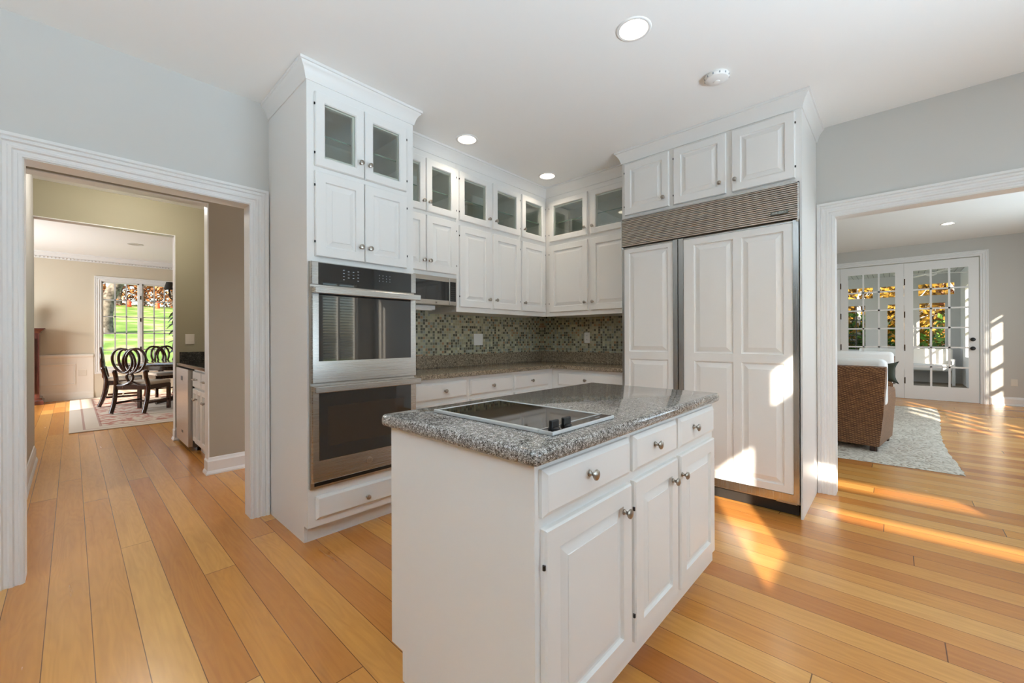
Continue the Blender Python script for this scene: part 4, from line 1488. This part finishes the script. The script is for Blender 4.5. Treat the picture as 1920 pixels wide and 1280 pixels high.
MB().lathe([(0.10, 0.08), (0.12, 0.14), (0.07, 0.22), (0.11, 0.38), (0.08, 0.56), (0.14, 0.62), (0.14, 0.639)], 24, 'z').obj('pedestal', MT['tablewood'], tb, smooth=50)
for k in range(4):
    a = math.radians(20 + 90 * k)
    m = MB().tube([(0.05 * math.cos(a), 0.05 * math.sin(a), 0.11), (0.35 * math.cos(a), 0.35 * math.sin(a), 0.08), (0.62 * math.cos(a), 0.62 * math.sin(a), 0.04)], [0.045, 0.045, 0.038], 8)
    m.obj('foot', MT['tablewood'], tb)

cb = thing('mahogany_chest', 'tall reddish mahogany chest with crown top against the dining room wall', 'chest', (-1.45, 11.53, 0))
m = MB().box(0, 1.04, 0, 0.44, 0.12, 1.32)
m.rect(0.06, 0.49, 0.22, 1.22, [(0, 0.0), (0.0, -0.018), (0.02, -0.02), (0.03, -0.008), (0.03, -0.004)], back=False)
m.obj('body', MT['mahogany'], cb)
for a in (0.06, 0.555):
    MB().rect(a, a + 0.43, 0.22, 1.22, [(0, -0.021), (0, -0.028), (0.05, -0.028), (0.055, -0.023), (0.08, -0.023)], back=False).obj('door', MT['mahogany'], cb)
MB().sweep([(0, 0.44), (0, 0), (1.04, 0), (1.04, 0.44)], [(0, 1.32), (0.01, 1.32), (0.02, 1.35), (0.06, 1.39), (0.075, 1.395), (0.075, 1.41), (0, 1.41)], 1).box(0, 1.04, 0, 0.44, 1.32, 1.41).obj('crown', MT['mahogany'], cb)
MB().sweep([(0, 0.44), (0, 0), (1.04, 0), (1.04, 0.44)], [(0, 0.0), (0.05, 0.0), (0.05, 0.07), (0.03, 0.09), (0.03, 0.12), (0, 0.13)], 1).box(0, 1.04, 0, 0.44, 0, 0.12).obj('plinth', MT['mahogany'], cb)
vs = MB().lathe([(0.06, 0), (0.07, 0.02), (0.05, 0.05), (0.10, 0.15), (0.13, 0.24), (0.10, 0.33), (0.06, 0.37), (0.07, 0.40), (0.06, 0.40)], 28, 'z').obj('vase', MT['porcelain'], None, (-0.615, 11.70, 1.4105), smooth=60)
tag(vs, 'white porcelain vase standing on the mahogany chest', 'vase')
oc2 = thing('wall_outlet', 'cream outlet plate on the dining room wainscot near the side-on chair', 'outlet', (0.085, DY - 0.0125, 0.47))
MB().rect(0, 0.12, 0, 0.12, [(0, 0), (0, -0.003), (0.004, -0.006)]).obj('plate', MT['cream_plate'], oc2)
MB().box(0.03, 0.09, -0.008, -0.006, 0.03, 0.09).obj('socket', MT['cream_plate'], oc2)

chd = thing('chandelier', 'dark bronze chandelier with small black shades over the dining table', 'chandelier', (1.62, 10.05, 0))
MB().lathe([(0.0, 2.2), (0.05, 2.19), (0.03, 2.12), (0.06, 2.02), (0.02, 1.92), (0.0, 1.90)], 20, 'z').tube([(0, 0, 2.2), (0, 0, 2.90)], 0.008, 8).obj('stem', MT['bronze'], chd, smooth=50)
for k in range(6):
    a = math.radians(222 + 60 * k)
    ca, sa = math.cos(a), math.sin(a)
    arm = MB().tube(smooth_path([(0.03 * ca, 0.03 * sa, 2.03), (0.18 * ca, 0.18 * sa, 1.93), (0.33 * ca, 0.33 * sa, 1.97), (0.36 * ca, 0.36 * sa, 2.05), (0.36 * ca, 0.36 * sa, 2.17)], 5), 0.012, 8).obj('arm', MT['bronze'], chd, smooth=50)
    MB().lathe([(0.088, 2.15), (0.050, 2.29)], 20, 'z', (0.36 * ca, 0.36 * sa, 0), caps=False).obj('shade', MT['shade'], arm, smooth=50)

pl = thing('potted_plant', 'potted plant with large dark green leaves at the dining room window', 'plant', (1.72, 11.55, 0.0))
MB().lathe([(0.13, 0.011), (0.19, 0.34), (0.20, 0.34), (0.20, 0.38), (0.17, 0.38), (0.16, 0.30), (0.0, 0.30)], 24, 'z').obj('pot', MT['pot'], pl, smooth=40)
MB().tube(smooth_path([(0, 0, 0.3), (0.03, 0, 0.8), (-0.02, 0, 1.3), (0.0, 0, 1.85)], 5), [0.018] * 12 + [0.010] * 4, 8).obj('stem', MT['bark'], pl, smooth=50)
m = MB()
rs = random.Random(3)
for k in range(46):
    z = 0.95 + (k / 46) * 0.98
    a = k * 2.4
    L_ = rs.uniform(0.16, 0.26)
    tilt = rs.uniform(-0.5, 0.5)
    c0 = Vector((math.cos(a) * 0.05, math.sin(a) * 0.05, z))
    dr = Vector((math.cos(a), math.sin(a), tilt)).normalized()
    sd_ = dr.cross(Vector((0, 0, 1))).normalized()
    nrm = sd_.cross(dr).normalized()
    prev = None
    for i in range(7):
        s_ = i / 6
        wdt = 0.075 * math.sin(PI * min(1, s_ * 0.95 + 0.05)) ** 0.8
        p = c0 + dr * (0.06 + L_ * s_) - Vector((0, 0, 0.10)) * s_ * s_
        row = [m.b.verts.new(p - sd_ * wdt + nrm * wdt * 0.25), m.b.verts.new(p), m.b.verts.new(p + sd_ * wdt + nrm * wdt * 0.25)]
        if prev:
            m.b.faces.new((prev[0], prev[1], row[1], row[0]))
            m.b.faces.new((prev[1], prev[2], row[2], row[1]))
        prev = row
m.obj('foliage', MT['leafd'], pl, smooth=60)
for i, (px_, py_) in enumerate(((0.72, 8.55), (0.78, 9.95))):
    o = MB().lathe([(0.075, 0.0), (0.085, -0.006), (0.105, -0.006), (0.11, 0.0)], 32, 'z', caps=False).lathe([(0.0, -0.002), (0.075, -0.002)], 32, 'z', caps=False).obj('recessed_light', MT['cream'], None, (px_, py_, 2.90))
    tag(o, ('unlit recessed ceiling light in the dining room, the one nearer the hall', 'unlit recessed ceiling light in the dining room, the one nearer the window')[i], 'ceiling light', 'recessed lights in the other rooms')

# ------------------------------------------------------------------ living room
m = MB()
b = m.b
nx, ny = 60, 40
grid = []
rs = random.Random(5)
wob = [rs.uniform(-0.008, 0.008) for _ in range(200)]
for i in range(nx + 1):
    row = []
    for j in range(ny + 1):
        u, v = i / nx, j / ny
        x_ = 5.08 + 0.14 * (1 - v) + u * 4.5 + wob[j] * (1 if i in (0, nx) else 0.3)
        y_ = -0.44 + v * 3.0 + wob[60 + i] * (1 - v) + 0.05 * math.sin(u * 5)
        z = 0.014 + 0.003 * math.sin(u * 40 + v * 9) if 0 < i < nx and 0 < j < ny else 0.002
        row.append(b.verts.new((x_, y_, z)))
    grid.append(row)
for i in range(nx):
    for j in range(ny):
        b.faces.new((grid[i][j], grid[i + 1][j], grid[i + 1][j + 1], grid[i][j + 1]))
tag(m.obj('area_rug', MT['jute'], smooth=60), 'cream textured woven rug under the wicker armchairs in the living room', 'rug')


def arm_shell(m, x0, x1, y0, y1, zt, r):
    m.rbox(x0, x1, y0, y1, 0.10, zt, r, 4)


def make_wicker_chair(label, W=0.98, cushion_h=0.97):
    """local: back plane at x=0, faces +x, near side at y=0, extends to +y"""
    t = thing('wicker_armchair', label, 'armchair', (0, 0, 0), 0, 'wicker armchairs with white cushions')
    m = MB()
    # raked back shell
    for (a, z) in ():
        pass
    pts = [(0.02, 0.07), (0.0, 0.40), (-0.05, 0.84), (-0.03, 0.885), (0.02, 0.895), (0.06, 0.87), (0.12, 0.40), (0.12, 0.07)]
    lo = [b for b in pts]
    r0 = [m.b.verts.new((p[0], 0.045, p[1])) for p in lo]
    r1 = [m.b.verts.new((p[0], 0.0 if p[1] < 0.6 else -0.045, p[1])) for p in lo]
    A = [m.b.verts.new((p[0], (0.03 if p[1] < 0.3 else -0.005 if p[1] < 0.6 else -0.03), p[1])) for p in lo]
    B = [m.b.verts.new((p[0], W - (0.03 if p[1] < 0.3 else -0.005 if p[1] < 0.6 else -0.03), p[1])) for p in lo]
    bmesh.ops.delete(m.b, geom=r0 + r1, context='VERTS')
    n = len(lo)
    for i in range(n):
        j = (i + 1) % n
        m.b.faces.new((A[i], A[j], B[j], B[i]))
    m.b.faces.new(A[::-1])
    m.b.faces.new(B)
    m.obj('back_frame', MT['wicker'], t, smooth=40)
    for y in (0.0, W - 0.13):
        a = MB()
        prof = [(0.10, 0.07), (0.80, 0.07), (0.80, 0.52), (0.77, 0.60), (0.70, 0.635), (0.60, 0.64), (0.35, 0.66), (0.06, 0.74)]
        p0 = [a.b.verts.new((p[0], y + (0.03 if p[1] < 0.3 else 0), p[1])) for p in prof]
        p1 = [a.b.verts.new((p[0], y + 0.13 - (0.03 if p[1] < 0.3 else 0), p[1])) for p in prof]
        for i in range(len(prof)):
            j = (i + 1) % len(prof)
            a.b.faces.new((p0[i], p0[j], p1[j], p1[i]))
        a.b.faces.new(p0[::-1])
        a.b.faces.new(p1)
        a.obj('arm', MT['wicker'], t, smooth=35)
    MB().box(0.10, 0.78, 0.12, W - 0.12, 0.07, 0.30).obj('seat_base', MT['wicker'], t)
    MB().rbox(0.13, 0.84, 0.135, W - 0.135, 0.30, 0.46, 0.04).obj('seat_cushion', MT['cushion'], t, smooth=50)
    c = MB().rbox(0.03, 0.22, -0.02, W + 0.02, 0.47, cushion_h, 0.06, 4)
    c.obj('back_cushion', MT['cushion'], t, smooth=60)
    for x_, y in ((0.05, 0.05), (0.05, W - 0.11), (0.72, 0.05), (0.72, W - 0.11)):
        MB().box(x_, x_ + 0.06, y, y + 0.06, 0.012, 0.075).obj('leg', MT['chairwood'], t)
    return t


wc = make_wicker_chair('brown wicker armchair with white cushion seen from behind through the right doorway', cushion_h=0.965)
wc.location = (5.60, 0.10, 0.0)
wc.rotation_euler = (0, 0, math.radians(-7))
wc2 = dup(wc, (8.75, 1.02, 0.0), PI, 'wicker armchair with white back cushion facing the camera, beyond the near one')
pw = MB()
pts = [(-0.22, 0, -0.22), (0.22, 0, -0.22), (0.22, 0, 0.22), (-0.22, 0, 0.22)]
N_ = 10
gr_ = []
for sgn in (1, -1):
    G = []
    for i in range(N_ + 1):
        R_ = []
        for j in range(N_ + 1):
            u, v = i / N_ * 2 - 1, j / N_ * 2 - 1
            th = 0.07 * max(0.0, (1 - u ** 4) * (1 - v ** 4)) ** 0.6
            k = 0.20 * (1 - 0.10 * (1 - abs(v) ** 1.5) * 0 - 0.12 * (1 - u * u) * (abs(v) ** 2) * 0)
            R_.append(pw.b.verts.new((u * 0.125 * (1 - 0.30 * (1 - v * v)), sgn * th * 0.8, v * 0.125 * (1 - 0.26 * (1 - u * u)))))
        G.append(R_)
    for i in range(N_):
        for j in range(N_):
            pw.b.faces.new((G[i][j], G[i + 1][j], G[i + 1][j + 1], G[i][j + 1]))
bmesh.ops.remove_doubles(pw.b, verts=pw.b.verts[:], dist=0.0005)
po = pw.obj('throw_pillow', MT['green'], None, (6.02, 0.097, 0.812), smooth=60)
po.rotation_euler = (math.radians(-6), 0, math.radians(92))
tag(po, 'dark green throw pillow leaning in the corner of the near wicker armchair', 'pillow')

ls = thing('light_switch', 'white switch plate in the sun patch right of the French doors', 'switch', (FX - 0.001, -1.225, 1.155), -PI / 2)
MB().rect(0, 0.085, 0, 0.12, [(0, 0), (0, -0.003), (0.004, -0.006)]).obj('plate', MT['plate'], ls)
MB().box(0.028, 0.057, -0.009, -0.0055, 0.03, 0.09).obj('paddle', MT['plate'], ls)
lo_ = thing('wall_outlet', 'white outlet plate low on the living room wall right of the French doors', 'outlet', (FX - 0.001, -1.44, 0.34), -PI / 2)
MB().rect(0, 0.08, 0, 0.12, [(0, 0), (0, -0.003), (0.004, -0.006)]).obj('plate', MT['cream_plate'], lo_)
MB().box(0.025, 0.055, -0.008, -0.006, 0.03, 0.09).obj('socket', MT['cream_plate'], lo_)

# ------------------------------------------------------------------ sunroom furniture
fn = thing('ceiling_fan', 'white ceiling fan under the sunroom boarded ceiling', 'fan', (13.2, -0.58, 2.86))
MB().lathe([(0.05, 0), (0.02, -0.03), (0.015, -0.19), (0.09, -0.21), (0.10, -0.27), (0.05, -0.30), (0, -0.30)], 24, 'z').obj('motor', MT['trim'], fn, smooth=40)
for k in range(4):
    a = math.radians(25 + 90 * k)
    bl = MB()
    ca, sa = math.cos(a), math.sin(a)
    p = [(0.08, -0.04), (0.65, -0.07), (0.68, 0.0), (0.65, 0.07), (0.08, 0.04)]
    bl.poly([(x_ * ca - y_ * sa, x_ * sa + y_ * ca) for x_, y_ in p], -0.25, -0.242)
    bl.obj('blade', MT['trim'], fn)
bn = thing('sunroom_sofa', 'low white sofa under the sunroom windows behind the glazed door', 'sofa', (14.55, -1.05, 0))
MB().rbox(0, 0.62, 0.05, 1.75, 0.34, 0.50, 0.04).obj('seat', MT['cushion'], bn, smooth=50)
MB().rbox(0.55, 0.68, 0.0, 1.8, 0.30, 0.88, 0.03).obj('backrest', MT['trim'], bn, smooth=50)
for y in (0.0, 1.74):
    MB().box(0, 0.66, y, y + 0.05, 0.58, 0.63).box(0.0, 0.06, y, y + 0.05, 0, 0.58).box(0.6, 0.66, y, y + 0.05, 0, 0.58).obj('arm', MT['trim'], bn)

# ------------------------------------------------------------------ outdoors


def hill(x, y):
    z = -0.35
    if y > 12.2:
        z = max(z, -0.3 + (y - 12.2) * 0.142)
        if y > 40:
            z = -0.3 + 27.8 * 0.142 + (y - 40) * 0.03
    z += 0.04 * math.sin(x * 0.7) * math.sin(y * 0.5) if y > 13 else 0
    k = 1.0 if x < 9 else max(0.0, 1 - (x - 9) / 5)
    return -0.35 + (z + 0.35) * k


m = MB()
XS = [-30 + i * 2.5 for i in range(33)]
YS = [-25, -12, -6, -2.6] + [12.2 + i * 1.9 for i in range(30)]
G = [[m.b.verts.new((x_, y_, hill(x_, y_))) for y_ in YS] for x_ in XS]
for i in range(len(XS) - 1):
    for j in range(len(YS) - 1):
        m.b.faces.new((G[i][j], G[i + 1][j], G[i + 1][j + 1], G[i][j + 1]))
struct('lawn', m, MT['lawn'], smooth=60)


def branch(m, p, d, L_, r, depth, rs, n=5):
    q = p + d * L_
    mid = p + d * L_ * 0.5 + Vector((rs.uniform(-1, 1), rs.uniform(-1, 1), rs.uniform(-.5, .5))) * L_ * 0.08
    m.tube([p, mid, q], [r, r * 0.85, r * 0.7], n)
    if depth:
        for k in range(3 if depth > 1 else 2):
            nd = (d + Vector((rs.uniform(-1, 1), rs.uniform(-1, 1), rs.uniform(-0.35, 0.8))) * 0.8).normalized()
            branch(m, q, nd, L_ * rs.uniform(0.55, 0.8), r * 0.62, depth - 1, rs, 4)


def leaves(m, c, R, n, size, rs, sc=(1, 1, 1)):
    for k in range(n):
        v = Vector((rs.gauss(0, 1), rs.gauss(0, 1), rs.gauss(0, 1))).normalized() * R * rs.random() ** 0.4
        p = c + Vector((v.x * sc[0], v.y * sc[1], v.z * sc[2]))
        a = Vector((rs.uniform(-1, 1), rs.uniform(-1, 1), rs.uniform(-1, 1))).normalized()
        b_ = a.cross(Vector((rs.uniform(-1, 1), rs.uniform(-1, 1), rs.uniform(-1, 1)))).normalized()
        s_ = size * rs.uniform(0.6, 1.3)
        m.quad([p - a * s_, p + b_ * s_ * 0.5, p + a * s_, p - b_ * s_ * 0.5])


rs = random.Random(11)
t = thing('lawn_tree', 'leaning grey-barked tree on the lawn at the left of the dining window', 'tree', (0.93, 24.6, hill(0.93, 24.6)))
m = MB()
m.tube(smooth_path([(0, 0, -0.2), (0.05, 0, 0.5), (0.12, 0, 1.3), (0.35, 0, 2.0), (0.95, 0, 2.9), (1.5, 0.2, 3.9)], 4), [0.40, 0.34, 0.30, 0.27, 0.25] + [0.23] * 8 + [0.19] * 8, 9)
m.obj('trunk', MT['bark'], t, smooth=60)
m = MB()
for k in range(9):
    branch(m, Vector((0.2 + 0.14 * k, 0.02 * k, 1.7 + 0.24 * k)), Vector((rs.uniform(-1, 1), rs.uniform(-0.6, 0.6), rs.uniform(0.2, 0.9))).normalized(), 1.2, 0.10, 3, rs)
m.obj('branches', MT['barkpale'], t)
for k, (x_, y_) in enumerate(((-3.0, 39), (0.4, 41), (2.2, 39.5), (3.6, 41.5), (5.2, 40), (6.8, 42), (-1.2, 43), (8.6, 41))):
    rs = random.Random(40 + k)
    t = thing('woodland_tree', 'bare-branched rusty autumn tree in the woods beyond the lawn', 'tree', (x_, y_, hill(x_, y_)), 0, 'trees in the woods beyond the lawn')
    m = MB()
    m.tube([(0, 0, -0.3), (0.1, 0, 2.5), (0.2, 0, 6)], [0.2, 0.16, 0.1], 7)
    for j in range(7):
        branch(m, Vector((0.1, 0, 1.4 + j * 0.7)), Vector((rs.uniform(-1, 1), rs.uniform(-1, 1), rs.uniform(0.1, 0.8))).normalized(), 1.5, 0.08, 2, rs, 4)
    m.obj('trunk', MT['barkpale'] if k % 2 else MT['bark'], t)
    m = MB()
    leaves(m, Vector((0, 0, 1.5)), 2.6, 900, 0.14, rs, (1, 1, 0.7))
    leaves(m, Vector((0, 0, 4.5)), 2.6, 700, 0.14, rs)
    m.obj('foliage', MT['leafo'], t)
for k, (x_, y_) in enumerate(((2.68, 38.4), (4.15, 38.2))):
    o = MB().lathe([(0.13, 0), (0.12, 0.28), (0.13, 0.29), (0.10, 0.44), (0.0, 0.50)], 16, 'z').obj('orange_marker', MT['orange'], None, (x_, y_, hill(x_, y_)), smooth=40)
    tag(o, ('small orange marker on the lawn edge seen through the left window sash', 'small orange marker on the lawn edge seen through the right window sash')[k], 'marker', 'orange markers at the lawn edge')
for k, (x_, y_, kind) in enumerate(((18.5, -1.6, 'g'), (20.0, 0.4, 'y'), (19.0, 2.0, 'y'), (21.5, -3.0, 'o'), (22.0, 2.8, 'o'), (18.2, 0.9, 'g'), (23.5, 0.0, 'y'), (21.0, 5.0, 'y'), (25.5, -2.2, 'o'), (25.0, 2.0, 'y'), (24.5, 4.4, 'o'), (27.0, 0.4, 'o'))):
    rs = random.Random(70 + k)
    nm = {'g': 'bushy green shrub-like tree close outside the sunroom windows', 'y': 'yellow autumn tree outside the sunroom windows', 'o': 'rust-brown autumn tree outside the sunroom, behind the yellow ones'}[kind]
    t = thing('garden_tree', nm, 'tree', (x_, y_, -0.35), 0, {'g': 'green trees outside the sunroom', 'y': 'yellow trees outside the sunroom', 'o': 'rust trees outside the sunroom'}[kind])
    m = MB()
    m.tube([(0, 0, -0.1), (0.08, 0.05, 2), (0.1, -0.05, 4.5)], [0.10, 0.08, 0.05], 7)
    for j in range(6):
        branch(m, Vector((0.05, 0, 0.8 + j * 0.6)), Vector((rs.uniform(-1, 1), rs.uniform(-1, 1), rs.uniform(0.1, 0.8))).normalized(), 0.9, 0.04, 2, rs, 4)
    m.obj('trunk', MT['barkpale'], t)
    m = MB()
    if kind == 'g':
        leaves(m, Vector((0, 0, 1.2)), 1.1, 900, 0.11, rs, (1, 1, 1.1))
    else:
        leaves(m, Vector((0, 0, 1.6)), 1.9, 1700, 0.13, rs)
        leaves(m, Vector((0, 0, 4.0)), 2.2, 1700, 0.14, rs)
    m.obj('foliage', {'g': MT['leafg'], 'y': MT['leafy'], 'o': MT['leafo']}[kind], t)
